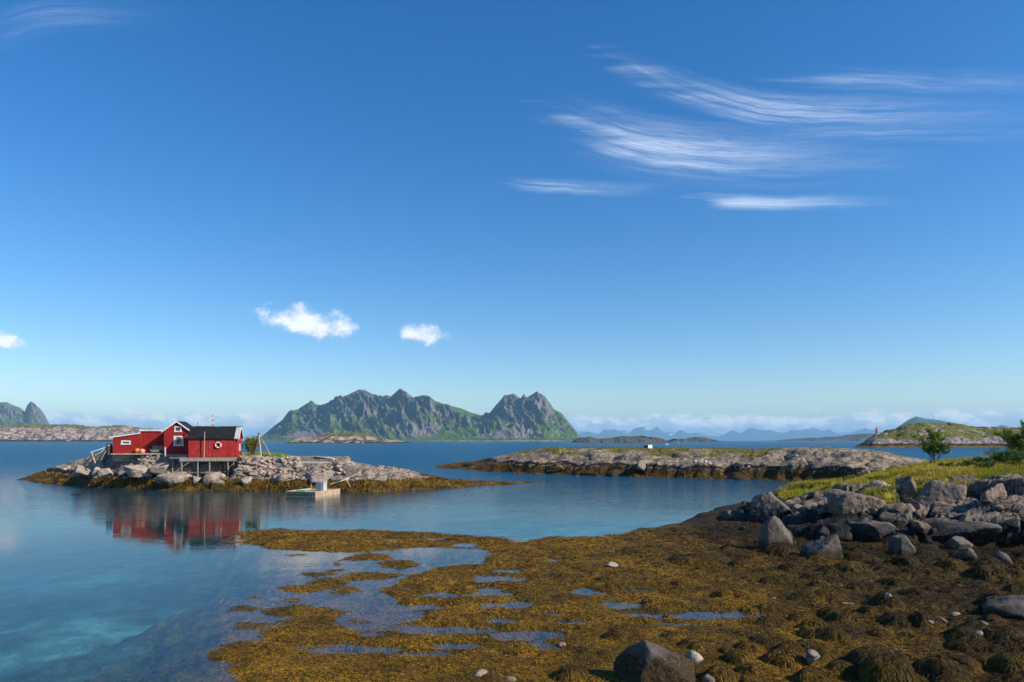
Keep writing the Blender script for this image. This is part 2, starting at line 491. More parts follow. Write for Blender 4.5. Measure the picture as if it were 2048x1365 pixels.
def mountain_mat(name, rock, dark, green, scree, tex):
    m, b = mat(name)
    g = b.new('ShaderNodeNewGeometry'); P = g.outputs['Position']
    col, al = b.attr('Col')
    rs = b.new('ShaderNodeSeparateColor'); b.link(col, rs.inputs[0]); R, Gm, B = rs.outputs
    n1 = b.noise(P, 1.0 / (tex * 6), 5, 0.6); n2 = b.noise(b.vm('MULTIPLY', P, (1, 1, 0.35)), 1.0 / tex, 6, 0.68)
    n3 = b.noise(P, 4.0 / tex, 4, 0.7)
    c = b.mix(b.ss(n2, 0.36, 0.66), dark, rock)
    gr = b.mix(b.ss(n1, 0.35, 0.65), green, tuple(x * 1.55 for x in green))
    gr = b.mix(b.m('MULTIPLY', b.ss(n3, 0.45, 0.65), 0.5), gr, tuple(x * 0.4 for x in green))
    c = b.mix(b.ss(b.m('ADD', R, b.m('MULTIPLY', b.m('SUBTRACT', n2, 0.5), 1.5)), 0.35, 0.62), c, gr)
    c = b.mix(b.ss(b.m('ADD', Gm, b.m('MULTIPLY', b.m('SUBTRACT', n3, 0.5), 0.8)), 0.4, 0.6), c, b.mix(b.ss(n3, 0.4, 0.6), scree, tuple(x * 0.7 for x in scree)))
    c = b.mix(b.ss(b.m('ADD', B, b.m('MULTIPLY', b.m('SUBTRACT', n2, 0.5), 1.0)), 0.5, 0.62), c, (0.8, 0.82, 0.85))
    b.out(b.pbsdf(c, 0.95, 0.1, b.bump(n2, tex * 0.35)))
    return m
M_MOUNT = mountain_mat('mountain_rock', (0.20, 0.17, 0.16), (0.085, 0.075, 0.072), (0.060, 0.105, 0.018), (0.20, 0.17, 0.155), 45.0)
M_HILL = mountain_mat('hill_rock', (0.115, 0.10, 0.09), (0.06, 0.055, 0.05), (0.045, 0.055, 0.022), (0.14, 0.12, 0.1), 90.0)
M_FAR = mountain_mat('far_rock', (0.09, 0.085, 0.085), (0.05, 0.05, 0.055), (0.04, 0.05, 0.03), (0.1, 0.1, 0.1), 400.0)

# ------------------------------------------------------------------ water
M_WATER, b = mat('sea_water')
g = b.new('ShaderNodeNewGeometry'); P = g.outputs['Position']
x_, y_, z_ = b.sep(P)
calm = b.noise(b.vm('MULTIPLY', P, (0.02, 0.045, 1)), 1.0, 4, 0.55)          # gust patches
open_ = b.ss(b.m('ADD', y_, b.m('MULTIPLY', x_, 0.1)), 62.0, 190.0)           # sheltered bay -> open fjord
mid = b.ss(b.m('ADD', y_, b.m('MULTIPLY', b.m('SUBTRACT', calm, 0.5), 60.0)), 40.0, 78.0)
r1 = b.noise(b.vm('MULTIPLY', P, (1.5, 3.4, 1)), 1.0, 3, 0.55)
r2 = b.noise(b.vm('MULTIPLY', P, (0.35, 1.0, 1)), 1.0, 4, 0.6)
r3 = b.noise(b.vm('MULTIPLY', P, (0.10, 0.32, 1)), 1.0, 5, 0.65)
amp1 = b.m('ADD', b.m('MULTIPLY', mid, 0.016), 0.002)
h = b.m('ADD', b.m('MULTIPLY', r1, amp1), b.m('MULTIPLY', r2, b.m('ADD', b.m('MULTIPLY', mid, 0.055), 0.006)))
h = b.m('ADD', h, b.m('MULTIPLY', r2, b.m('MULTIPLY', open_, 0.35)))
h = b.m('ADD', h, b.m('MULTIPLY', r3, b.m('ADD', b.m('MULTIPLY', mid, 0.04), b.m('MULTIPLY', open_, 1.3))))
nm = b.bump(h, 1.0)
gl = b.new('ShaderNodeBsdfGlossy'); gl.inputs['Roughness'].default_value = 0.04
b.put(gl.inputs['Roughness'], b.m('ADD', 0.015, b.m('MULTIPLY', open_, 0.16)))
b.link(nm, gl.inputs['Normal'])
tr = b.new('ShaderNodeBsdfTransparent'); b.put(tr.inputs[0], (0.93, 0.97, 0.98))
df = b.new('ShaderNodeBsdfDiffuse'); b.put(df.inputs[0], (0.010, 0.10, 0.20))
b.link(nm, df.inputs['Normal'])
body = b.new('ShaderNodeMixShader')
b.put(body.inputs[0], b.ss(y_, 45.0, 150.0, 0.12, 0.90)); b.link(tr.outputs[0], body.inputs[1]); b.link(df.outputs[0], body.inputs[2])
fr = b.new('ShaderNodeFresnel'); fr.inputs[0].default_value = 1.333; b.link(nm, fr.inputs[1])
ms = b.new('ShaderNodeMixShader')
b.put(ms.inputs[0], b.m('MULTIPLY', b.m('MULTIPLY', fr.outputs[0], b.m('SUBTRACT', 1.0, g.outputs['Backfacing'])), b.m('SUBTRACT', 1.0, b.m('ADD', b.m('MULTIPLY', open_, 0.42), b.m('MULTIPLY', mid, 0.0))))); b.link(body.outputs[0], ms.inputs[1]); b.link(gl.outputs[0], ms.inputs[2])
va = b.new('ShaderNodeVolumeAbsorption'); b.put(va.inputs[0], (0.25, 0.83, 0.88)); va.inputs[1].default_value = 0.20
b.out(ms.outputs[0], va.outputs[0])

# ------------------------------------------------------------------ water and sea floor
BIG = 50500.0
wb = MB().box(-BIG, BIG, -400.0, BIG, -9.0, 0.0)
tag(wb.build('water', M_WATER), kind='structure')
M_SEABED = simple_mat('seabed_far', (0.03, 0.06, 0.06), 0.9, 0.5, 0.05)
o = np_mesh('seabed', [(-BIG + 9, -390, -6.0), (BIG - 9, -390, -6.0), (BIG - 9, BIG - 9, -6.0), (-BIG + 9, BIG - 9, -6.0)], quads=[(0, 1, 2, 3)])
tag(link('seabed', o, M_SEABED), kind='structure')

# ------------------------------------------------------------------ near shore: kelp flat and grassy bluff
KELP = [G(*p) for p in [(470, 1086), (478, 1064), (560, 1058), (700, 1061), (760, 1062), (880, 1068), (1010, 1074), (1040, 1086), (1100, 1076),
        (1230, 1070), (1300, 1061), (1400, 1046), (1470, 1022), (1560, 1003), (1700, 1005), (2500, 1010), (2500, 1560), (560, 1560), (490, 1400),
        (488, 1350), (520, 1336), (600, 1328), (690, 1304), (720, 1268), (790, 1250), (800, 1230), (765, 1205), (760, 1188), (800, 1165),
        (850, 1140), (900, 1125), (985, 1110), (975, 1102), (920, 1096), (850, 1093), (760, 1101), (640, 1104), (540, 1099)]]
_r0 = np.random.default_rng(3)
PATCH = [(595, 1222, 62, 8), (622, 1246, 40, 7), (576, 1262, 42, 9), (528, 1292, 42, 9), (620, 1132, 14, 3), (672, 1129, 17, 5), (650, 1148, 33, 3),
         (650, 1166, 28, 5), (692, 1182, 22, 4), (690, 1200, 25, 4), (660, 1228, 22, 4), (726, 1238, 34, 6), (596, 1110, 22, 2), (800, 1130, 32, 5),
         (735, 1152, 55, 5), (560, 1338, 60, 12), (700, 1275, 70, 9)] + [(float(a), float(b), float(c), float(c) * .17) for a, b, c in zip(_r0.uniform(470, 800, 26), _r0.uniform(1108, 1340, 26), _r0.uniform(8, 34, 26))]
POOL = [(1420, 1232, 150, 9, .5), (1350, 1250, 70, 5, .4), (1560, 1240, 60, 6, .35), (1050, 1272, 70, 12, .5), (900, 1262, 90, 9, .5), (1100, 1298, 40, 6, .3),
        (960, 1190, 50, 6, .3), (1280, 1183, 40, 4, .3), (1410, 1196, 36, 4, .3), (1010, 1142, 40, 5, .35), (1100, 1130, 30, 3, .3), (740, 1300, 70, 7, .5),
        (840, 1215, 60, 6, .4), (1020, 1210, 30, 5, .3), (1200, 1150, 30, 3, .3), (850, 1310, 60, 7, .4), (1150, 1245, 50, 5, .3), (930, 1090, 30, 4, .35),
        (1600, 1262, 50, 4, .3), (780, 1080, 26, 3, .3), (860, 1078, 36, 3, .3)] + [(float(a), float(b), float(c), float(c) * .15, .34) for a, b, c in zip(_r0.uniform(720, 1250, 30), _r0.uniform(1100, 1330, 30), _r0.uniform(14, 60, 30))]
BLUFF = [(12.6, 51.5), G(1470, 1050, .1), G(1520, 1072, .2), G(1600, 1088, .3), G(1700, 1094, .4), G(1800, 1098, .45), G(2048, 1106, .5), (34, 33.5), (60, 33),
         (75, 60), (70, 84), (52, 92), (42, 88), (33.5, 81), (27, 72), (20.5, 61)]
rng = np.random.default_rng(7)
MOUND = []
for px, py, r, h in [(1770, 1352, .62, .55), (1975, 1172, .66, .42), (1905, 1150, .6, .35), (1700, 1150, .7, .28), (1560, 1112, .8, .45), (1640, 1118, .6, .3), (1750, 1088, 1.1, .6),
                     (1480, 1312, .36, .26), (1580, 1296, .34, .24), (1500, 1332, .3, .22), (1440, 1345, .4, .3), (1850, 1256, .5, .34), (1925, 1285, .45, .32),
                     (2010, 1300, .6, .4), (1690, 1240, .4, .26), (1900, 1330, .4, .3), (1620, 1350, .4, .28), (2040, 1350, .6, .4), (1140, 1340, .4, .24), (1215, 1155, .5, .16),
                     (1075, 1118, .6, .16), (1230, 1268, .3, .2), (1385, 1282, .3, .2), (1990, 1230, .5, .3), (1400, 1120, 1.4, .25), (1300, 1100, 1.6, .22), (1850, 1120, .9, .4)]:
    x, y = G(px, py, 0.25); MOUND.append((x, y, r, h))
for i in range(330):
    Y = float(np.exp(rng.uniform(np.log(14.5), np.log(40)))); px = 2150 - 1300 * rng.random() ** 1.5
    X = XA(px, Y)
    k = sstep(900, 1700, px) * 0.8 + 0.2
    r = rng.uniform(.16, .50) * (0.6 + 0.5 * k); MOUND.append((X, Y, r, r * rng.uniform(.3, .72) * k))

def shore_fields(x, y):
    s = sdpoly(x, y, KELP)
    for px, py, rx, ry in PATCH:
        cx, cy = G(px, py); ax = rx / F * cy; ay = abs(G(px, py - ry)[1] - G(px, py + ry)[1]) / 2
        r = np.hypot((x - cx) / ax, (y - cy) / ay)
        s = np.maximum(s, (1 - r) * min(ax, ay) * 1.1)
    f4 = fbm(x / 4.5, y / 4.5, 3, 3); f1 = fbm(x / 1.2, y / 1.2, 4, 11)
    s2 = s + f4 * 1.1 + f1 * 0.7 + (fbm(x / 5.5, y / 5.5, 4, 97) * 5.0 - 0.6) * sstep(-0.6, -4.5, s)
    z = np.where(s2 > 0, 0.11 * sstep(0, 1.2, s2), -1.15 * sstep(0, -3.2, s2) - 0.5 * sstep(-2, -12, s2))
    pool = np.zeros_like(x)
    for px, py, rx, ry, dp in POOL:
        cx, cy = G(px, py); ax = rx / F * cy; ay = abs(G(px, py - ry)[1] - G(px, py + ry)[1]) / 2
        r2 = ((x - cx) / ax) ** 2 + ((y - cy) / ay) ** 2
        pool = np.maximum(pool, dp * np.exp(-r2 * 1.1))
    right = sstep(6.0, 19.0, x + f4 * 2)
    z = z + 0.50 * right - pool * (1 - right * 0.5) * (0.75 + f1)
    inland = sstep(-0.4, 2.0, s2)
    z = z + inland * (0.05 * f4 + 0.13 * fbm(x / 0.85, y / 0.85, 4, 23) + 0.035 * fbm(x / 0.16, y / 0.16, 3, 41)) * (0.75 + right)
    mk = np.zeros_like(x)
    wx = x + 0.10 * fbm(x / .5, y / .5, 2, 77); wy = y + 0.10 * fbm(x / .5, y / .5, 2, 78)
    for cx, cy, r, h in MOUND:
        sel = (np.abs(wx - cx) < r * 1.6) & (np.abs(wy - cy) < r * 1.6)
        if not sel.any(): continue
        rr = np.hypot(wx[sel] - cx, wy[sel] - cy) / r
        q = h * np.sqrt(np.clip(1 - (rr / 1.12) ** 2, 0, 1)) * (1 - 0.25 * sstep(.6, 1.1, rr))
        mk[sel] = np.maximum(mk[sel], q)
    z = z + mk * inland
    # bluff
    sb = sdpoly(x, y, BLUFF)
    fb = fbm(x / 5, y / 5, 4, 51); sbw = sb + fb * 1.4
    hc = np.clip((x - 8.5) * 0.185, 0.35, 4.25) + 0.5 * fb
    hc = np.where(y > 72, hc * (1 - 0.9 * sstep(72, 90, y)), hc)
    front = sstep(60, 46, y)
    prof = front * (0.58 * sstep(0, 1.6, sbw) + 0.30 * sstep(2.0, 7, sbw) + 0.12 * sstep(7, 22, sbw)) + (1 - front) * (0.3 * sstep(0, 2.5, sbw) + 0.7 * sstep(1.5, 19, sbw))
    w1, w2, wc = worley(x / 3.0 + 0.4 * fb, y / 2.2 + 0.3 * fb, 5)
    v1, v2, vc = worley(x / 0.8, y / 0.7, 9)
    rocky = sstep(0.2, 1.0, sb) * (1 - sstep(9, 14, sbw + 1.5 * fb))
    blocks = (wc - 0.45) * 1.0 + (vc - 0.5) * 0.16 - 0.5 * sstep(0.09, 0.0, w2 - w1) - 0.08 * sstep(0.10, 0, v2 - v1)
    zb = hc * prof + rocky * blocks * np.clip(hc / 2.5, 0.25, 1) + 0.10 * fbm(x / .5, y / .5, 4, 61)
    inb = sstep(-0.3, 0.5, sb)
    z = np.where(sb > -0.4, z * (1 - inb) + np.maximum(z, zb) * inb, z)
    # masks
    up = z + 0.25 * fbm(x / 1.5, y / 1.5, 3, 71)
    kelp = 1 - sstep(0.62, 0.95, up) * sstep(-1.0, 0.8, sb)
    black = sstep(0.55, 0.8, up) * (1 - sstep(1.35, 2.2, up)) * sstep(-0.8, 0.3, sb)
    black = np.maximum(black, kelp * np.clip(0.75 * sstep(5, 16, x + 3 * f4) + 0.8 * sstep(-6.0, -1.0, sb) + 0.5 * f1 - .1, 0, 1) * (z > -.2))
    grass = sstep(1.0, 2.2, up) * sstep(6.5, 10.0, sbw + 3.0 * fbm(x / 2.2, y / 2.2, 3, 81))
    grass = np.where(y > 52, np.maximum(grass, sstep(1.0, 3.2, sbw + 2.0 * f1) * sstep(0.7, 1.2, z) * sstep(52, 57, y)), grass)
    # bare sand patches on the sea floor
    sand = np.zeros_like(x)
    for px, py, rx, ry, st in [(250, 1205, 330, 65, 1.), (-60, 1230, 160, 35, .9), (330, 1235, 150, 26, .7), (1230, 1035, 330, 26, .9), (820, 1030, 200, 16, .5), (150, 1110, 260, 30, .45), (600, 1030, 200, 12, .4)]:
        cx, cy = G(px, py); ax = rx / F * cy; ay = abs(G(px, py - ry)[1] - G(px, py + ry)[1]) / 2
        sand = np.maximum(sand, st * np.exp(-(((x - cx) / ax) ** 2 + ((y - cy) / ay) ** 2) * 1.2))
    sand = np.clip(sand * 1.25 * (0.80 + 1.5 * fbm(x / 3.0, y / 3.0, 5, 91)), 0, 1) * sstep(-0.6, -1.5, z + 1.1 * fbm(x / 3.5, y / 3.5, 4, 95))
    return z, np.clip(kelp, 0, 1), np.clip(grass, 0, 1), np.clip(black, 0, 1), np.clip(sand, 0, 1), sb, s2, mk

def shore_z(x, y):
    return float(shore_fields(np.array([float(x)]), np.array([float(y)]))[0][0])

nr, nc = 470, 940
Yr = np.exp(np.linspace(np.log(13.2), np.log(108.0), nr)); Ur = np.linspace(-1180, 1340, nc) / F
YY = np.repeat(Yr[:, None], nc, 1); XX = Ur[None, :] * YY
z, kelp, grs, blk, snd, sb, s2, mk = [a.reshape(nr, nc) for a in shore_fields(XX.ravel(), YY.ravel())]
cols = np.stack([kelp, grs, blk, snd], -1).reshape(-1, 4)
me = np_mesh('shore', np.stack([XX, YY, z], -1).reshape(-1, 3), quads=grid_quads(nr, nc), smooth=True, cols=cols)
tag(link('shore', me, M_SHORE), kind='structure')

# ------------------------------------------------------------------ islands
def rocky(x, y, a, seed, sx=1.0, sy=1.0):
    q = fbm(x / (6 * sx), y / (6 * sy), 3, seed)
    w1, w2, wc = worley(x / (3.4 * sx) + 0.5 * q, y / (2.6 * sy) + 0.4 * q, seed + 1)
    v1, v2, vc = worley(x / (1.2 * sx), y / (1.0 * sy), seed + 2)
    dome = np.sqrt(np.clip(1 - (w1 / 0.95) ** 2, 0, 1))
    return a * ((wc - 0.5) * 0.7 + dome * 0.45 - 0.45 * sstep(0.10, 0.0, w2 - w1) + (vc - 0.5) * 0.28 - 0.2 * sstep(0.12, 0, v2 - v1)
                + 0.6 * q + 0.25 * fbm(x / sx, y / sy, 4, seed + 5))

HI_FRONT = [G(*p) for p in [(34, 959), (70, 965), (120, 970), (200, 976), (300, 980), (400, 982), (520, 982), (640, 984), (740, 985), (800, 982), (880, 978), (960, 973), (1010, 971), (1060, 968), (1120, 964)]]
HI_POLY = HI_FRONT + [(7.5, 104), (-2, 101.5), (-10, 101), (-17, 104), (-24, 111), (-36, 117), (-52, 120), (-66, 118), (-78, 114)]
HIX = [XA(p, 93) for p in (20, 60, 100, 150, 190, 230, 330, 375, 480, 560, 600, 690, 722, 780, 840, 900, 1000, 1080, 1130)]
HIZ = [0.1, 0.7, 1.7, 2.9, 4.1, 4.78, 4.78, 4.2, 4.05, 3.95, 3.5, 3.3, 2.3, 1.75, 1.1, .55, .2, .0, -.3]
def hi_fields(x, y):
    sd = sdpoly(x, y, HI_POLY)
    q = fbm(x / 5, y / 5, 3, 101)
    s = sd + q * 0.9
    zc = np.interp(x * 93 / np.maximum(y, 60), HIX, HIZ)
    slope = np.interp(x, [-75, -62, -56, -48, -45, -41, -20, -10, 0], [.35, .55, 1.3, 1.2, .85, .72, .70, .42, .2])
    zz = np.minimum(zc, s * slope + 0.12)
    k = np.exp(-np.abs(zc - s * slope - .12) * 1.6) * 0.25
    zz = zz - k
    flat = sstep(0.6, 0.1, np.abs(zc - zz)) * sstep(4, 6.5, s)
    am = np.clip(zz * 0.8, 0.12, 1.0) * (1 - flat * 0.85) * sstep(-1, 1.5, s)
    z = zz + rocky(x, y, 0.85, 110, 0.8, 0.8) * am
    lx = (x - XA(377, 87.4)) * math.cos(0.2443) + (y - 87.4) * math.sin(0.2443); ly = -(x - XA(377, 87.4)) * math.sin(0.2443) + (y - 87.4) * math.cos(0.2443)
    cut = sstep(-2.8, -1.9, lx) * sstep(6.3, 5.4, lx) * sstep(3.0, 2.0, ly) * sstep(-3.2, -1.6, ly)
    z = np.where(cut > 0, z * (1 - cut) + np.minimum(z, 1.55 + np.maximum(ly, 0) * .9 + 0.25 * q) * cut, z)
    hx = (x - XA(328, 90)) * math.cos(0.2443) + (y - 90) * math.sin(0.2443); hy = -(x - XA(328, 90)) * math.sin(0.2443) + (y - 90) * math.cos(0.2443)
    yard = sstep(-7.4, -6.8, hx) * sstep(3.6, 3.1, hx) * sstep(-.5, .35, hy) * sstep(7.6, 6.8, hy)
    z = z * (1 - yard) + np.minimum(z, 4.40) * yard
    pq = x / y * F + CX
    qc = sstep(598, 604, pq) * sstep(702, 694, pq) * sstep(87.2, 87.8, y) * sstep(99, 98, y)
    z = z * (1 - qc) + np.minimum(z, 2.3) * qc
    z = np.where(s < 0, np.maximum(s * 0.5, -3.0), z)
    up = z + 0.35 * fbm(x / 2, y / 2, 3, 121)
    kelp = 1 - sstep(1.05, 1.55, up)
    black = sstep(1.2, 1.5, up) * (1 - sstep(1.7, 2.3, up)) * 0.75 * sstep(-28, -40, x)
    pxl = x / y * F + CX
    gr = sstep(3.4, 3.9, z) * sstep(482, 500, pxl) * sstep(592, 565, pxl) * sstep(91.0, 93.0, y) * sstep(108, 103, y)
    gr = np.maximum(gr, 0.5 * sstep(3.6, 4.2, z) * sstep(0.1, 0.4, q) * sstep(250, 200, pxl))
    return z, kelp, gr, black, np.zeros_like(x)
def hi_z(x, y): return float(hi_fields(np.array([float(x)]), np.array([float(y)]))[0][0])

MI_FRONT = [G(*p) for p in [(872, 936), (930, 940), (1000, 945), (1060, 948), (1130, 950), (1220, 953), (1300, 955), (1400, 957), (1500, 960), (1600, 963), (1700, 968)]]
MI_POLY = MI_FRONT + [(62, 94), (78, 100), (84, 118), (70, 136), (52, 150), (30, 158), (10, 164), (-6, 168), (-14, 172), (-19, 168)]
MIP = [870, 900, 950, 985, 1040, 1100, 1200, 1300, 1400, 1500, 1560, 1650, 1700, 1760, 1820, 1900, 2000]
MIT = [936, 929, 926, 919, 907, 898, 898, 899, 900, 903, 901, 898, 901, 908, 919, 935, 950]
def mi_fields(x, y):
    sd = sdpoly(x, y, MI_POLY)
    q = fbm(x / 7, y / 7, 3, 201)
    s = sd + q * 2.6 + 1.3 * fbm(x / 2.4, y / 2.4, 3, 203)
    px = x / y * F + CX
    yc = np.interp(px, [870, 1100, 1400, 1650, 1900], [163, 140, 128, 118, 112])
    zc = CH - (np.interp(px, MIP, MIT) - HZ) * yc / F
    run = np.interp(px, [870, 960, 1100, 1500, 1800], [5, 8, 13, 11, 9])
    t = np.clip(s / run, 0, 1)
    zz = zc * (0.36 * sstep(0, .26, t) + 0.64 * sstep(0.08, 1.0, t) ** 0.9)
    am = np.clip(zz * 0.6, 0.3, 1.0) * (1 - 0.6 * t)
    z = zz + rocky(x, y, 1.0, 210, 2.2, 1.2) * am * sstep(-1, 1, s)
    # long bedding grooves
    z = z - 0.30 * sstep(0.55, 0.8, ridged(x / 14 + 0.2 * q, y / 3.0 + x / 40, 3, 231)) * sstep(1.5, 3.0, s) * np.clip(zz / 3, 0, 1)
    z = np.where(s < 0, np.maximum(s * 0.4, -3.0), z)
    up = z + 1.1 * fbm(x / 5, y / 5, 4, 221)
    kelp = 1 - sstep(1.35, 1.75, up)
    black = 0.8 * sstep(1.4, 1.7, up) * (1 - sstep(1.9, 2.6, up))
    gq = fbm(x / 6, y / 4, 4, 241)
    gr = sstep(3.0, 3.7, z) * sstep(-0.1, 0.18, gq + 0.35 * sstep(.7, 1, t) - 0.5 * sstep(1480, 1600, px)) * sstep(1010, 1060, px)
    return z, kelp, gr, black, np.zeros_like(x)
def mi_z(x, y): return float(mi_fields(np.array([float(x)]), np.array([float(y)]))[0][0])

def field_mesh(name, fn, x0, x1, y0, y1, nx, ny, material):
    X, Y = np.meshgrid(np.linspace(x0, x1, nx), np.linspace(y0, y1, ny))
    z, a, g_, c, d = [q.reshape(ny, nx) for q in fn(X.ravel(), Y.ravel())]
    me = np_mesh(name, np.stack([X, Y, z], -1).reshape(-1, 3), quads=grid_quads(ny, nx), smooth=True, cols=np.stack([a, g_, c, d], -1).reshape(-1, 4))
    return tag(link(name, me, material), kind='structure')
field_mesh('house_island', hi_fields, -82, 12, 79, 123, 640, 240, M_HOUSEROCK)
field_mesh('rock_islet', mi_fields, -24, 92, 88, 178, 620, 300, M_MIDROCK)

# lighthouse island
LP = [1690, 1705, 1730, 1750, 1790, 1815, 1850, 1900, 1950, 2000, 2060, 2120, 2200, 2300]
LT = [900, 897, 880, 869, 863, 853, 849, 851, 857, 859, 859, 862, 872, 898]
LI_POLY = [(XA(1703, 560), 566), (XA(1750, 552), 554), (XA(1850, 556), 556), (XA(1950, 560), 562), (XA(2080, 566), 566), (XA(2290, 570), 572), (560, 640), (520, 690), (420, 700), (330, 670), (288, 610)]
def li_fields(x, y):
    sd = sdpoly(x, y, LI_POLY); q = fbm(x / 30, y / 30, 3, 301); s = sd + 5 * q
    px = x / y * F + CX
    zc = CH - (np.interp(px, LP, LT) - HZ) * 605 / F
    zz = zc * (0.42 * sstep(0, 9, s) + 0.58 * sstep(2, 42, s))
    z = zz + rocky(x, y, 2.6, 310, 5, 4) * np.clip(zz / 8, 0.1, 1) * sstep(-2, 4, s)
    z = np.where(s < 0, np.maximum(s * 0.4, -3), z)
    up = z + 1.0 * fbm(x / 9, y / 9, 3, 321)
    kelp = 1 - sstep(1.6, 2.4, up); black = sstep(1.6, 2.2, up) * (1 - sstep(2.8, 4.2, up))
    gr = sstep(5.0, 9.5, up + 4 * fbm(x / 16, y / 16, 4, 331)) * sstep(-0.35, 0.05, fbm(x / 9, y / 6, 4, 341) + 0.02)
    return z, kelp, gr, black, np.zeros_like(x)
field_mesh('lighthouse_island', li_fields, 262, 570, 540, 712, 420, 200, M_LIGHTROCK)

# far skerries and coasts: crest line given by bearing and height
def coast(name, prof, Y, depth, nx, ny, seed, material, rockk, grassk, runk=0.35, tide=1.0):
    px = np.array([p[0] for p in prof], float); hz = np.array([ZA(p[1], Y + depth * runk) for p in prof])
    xs = (px - CX) / F * (Y + depth * runk)
    def fn(x, y):
        t = (y - Y) / depth
        zc = np.interp(x, xs, hz, left=-3, right=-3)
        q = fbm(x / (rockk * 4), y / (rockk * 4), 4, seed)
        tt = np.clip(t + 0.10 * q, 0, 1)
        zz = zc * np.where(tt < runk, 0.35 * sstep(0, runk * .3, tt) + 0.65 * sstep(0, runk, tt), 1 - 0.8 * sstep(runk, 1, tt))
        z = zz + rocky(x, y, rockk * 0.55, seed + 3, rockk * 1.3, rockk * 1.3) * np.clip(zz / (np.abs(hz).max() * 0.4), 0, 1)
        z = np.where(zc <= 0.2, -2.0, z); z = np.where(t < 0.02, -2.0, z)
        up = z / hz.max()
        gr = sstep(grassk, grassk + 0.35, up + 0.35 * fbm(x / (rockk * 6), y / (rockk * 6), 4, seed + 9))
        kelp = 1 - sstep(tide, tide * 2, z); black = sstep(tide, tide * 1.5, z) * (1 - sstep(tide * 2, tide * 3, z))
        if material is M_HILL: return z, gr, 0 * gr, 0 * gr, 0 * gr
        return z, kelp, gr, black, np.zeros_like(x)
    return field_mesh(name, fn, xs[0], xs[-1], Y, Y + depth, nx, ny, material)
coast('left_coast', [(-160, 856), (-60, 853), (0, 852), (30, 853), (60, 850), (100, 851), (150, 852), (175, 856), (200, 856), (230, 853), (262, 854), (280, 857), (330, 862), (380, 872), (420, 880), (440, 884)], 2600, 600, 520, 150, 401, M_COAST, 13.0, 0.66, 0.4, 3.0)
coast('grassy_skerry', [(588, 884), (598, 878), (625, 875), (650, 871), (665, 868), (690, 867), (715, 868), (735, 870), (750, 876), (780, 880), (812, 884)], 1500, 160, 240, 60, 421, M_COAST, 5.0, 0.5, 0.4, 1.0)
coast('dark_skerry', [(1148, 883), (1160, 877), (1180, 875), (1200, 879), (1225, 877), (1245, 874), (1262, 875), (1285, 873), (1305, 876), (1320, 878), (1336, 884)], 1700, 160, 220, 60, 441, M_HILL, 6.0, 0.75, 0.4, 0.5)
coast('low_skerry', [(1335, 884), (1345, 879), (1370, 879), (1390, 876), (1410, 877), (1425, 880), (1440, 884)], 2600, 160, 140, 40, 461, M_HILL, 7.0, 0.8, 0.4, 0.5)
coast('far_skerry', [(1540, 883), (1600, 878), (1650, 876), (1690, 873), (1715, 869), (1740, 868), (1770, 870), (1800, 874), (1850, 883)], 5200, 500, 200, 40, 481, M_HILL, 14.0, 0.8, 0.4, 0.5)
coast('shore_skerry', [(820, 885), (850, 883), (900, 882.5), (1000, 882.5), (1080, 881.5), (1150, 883), (1160, 885)], 3200, 200, 160, 30, 491, M_COAST, 6.0, 1.2, 0.4, 0.5)

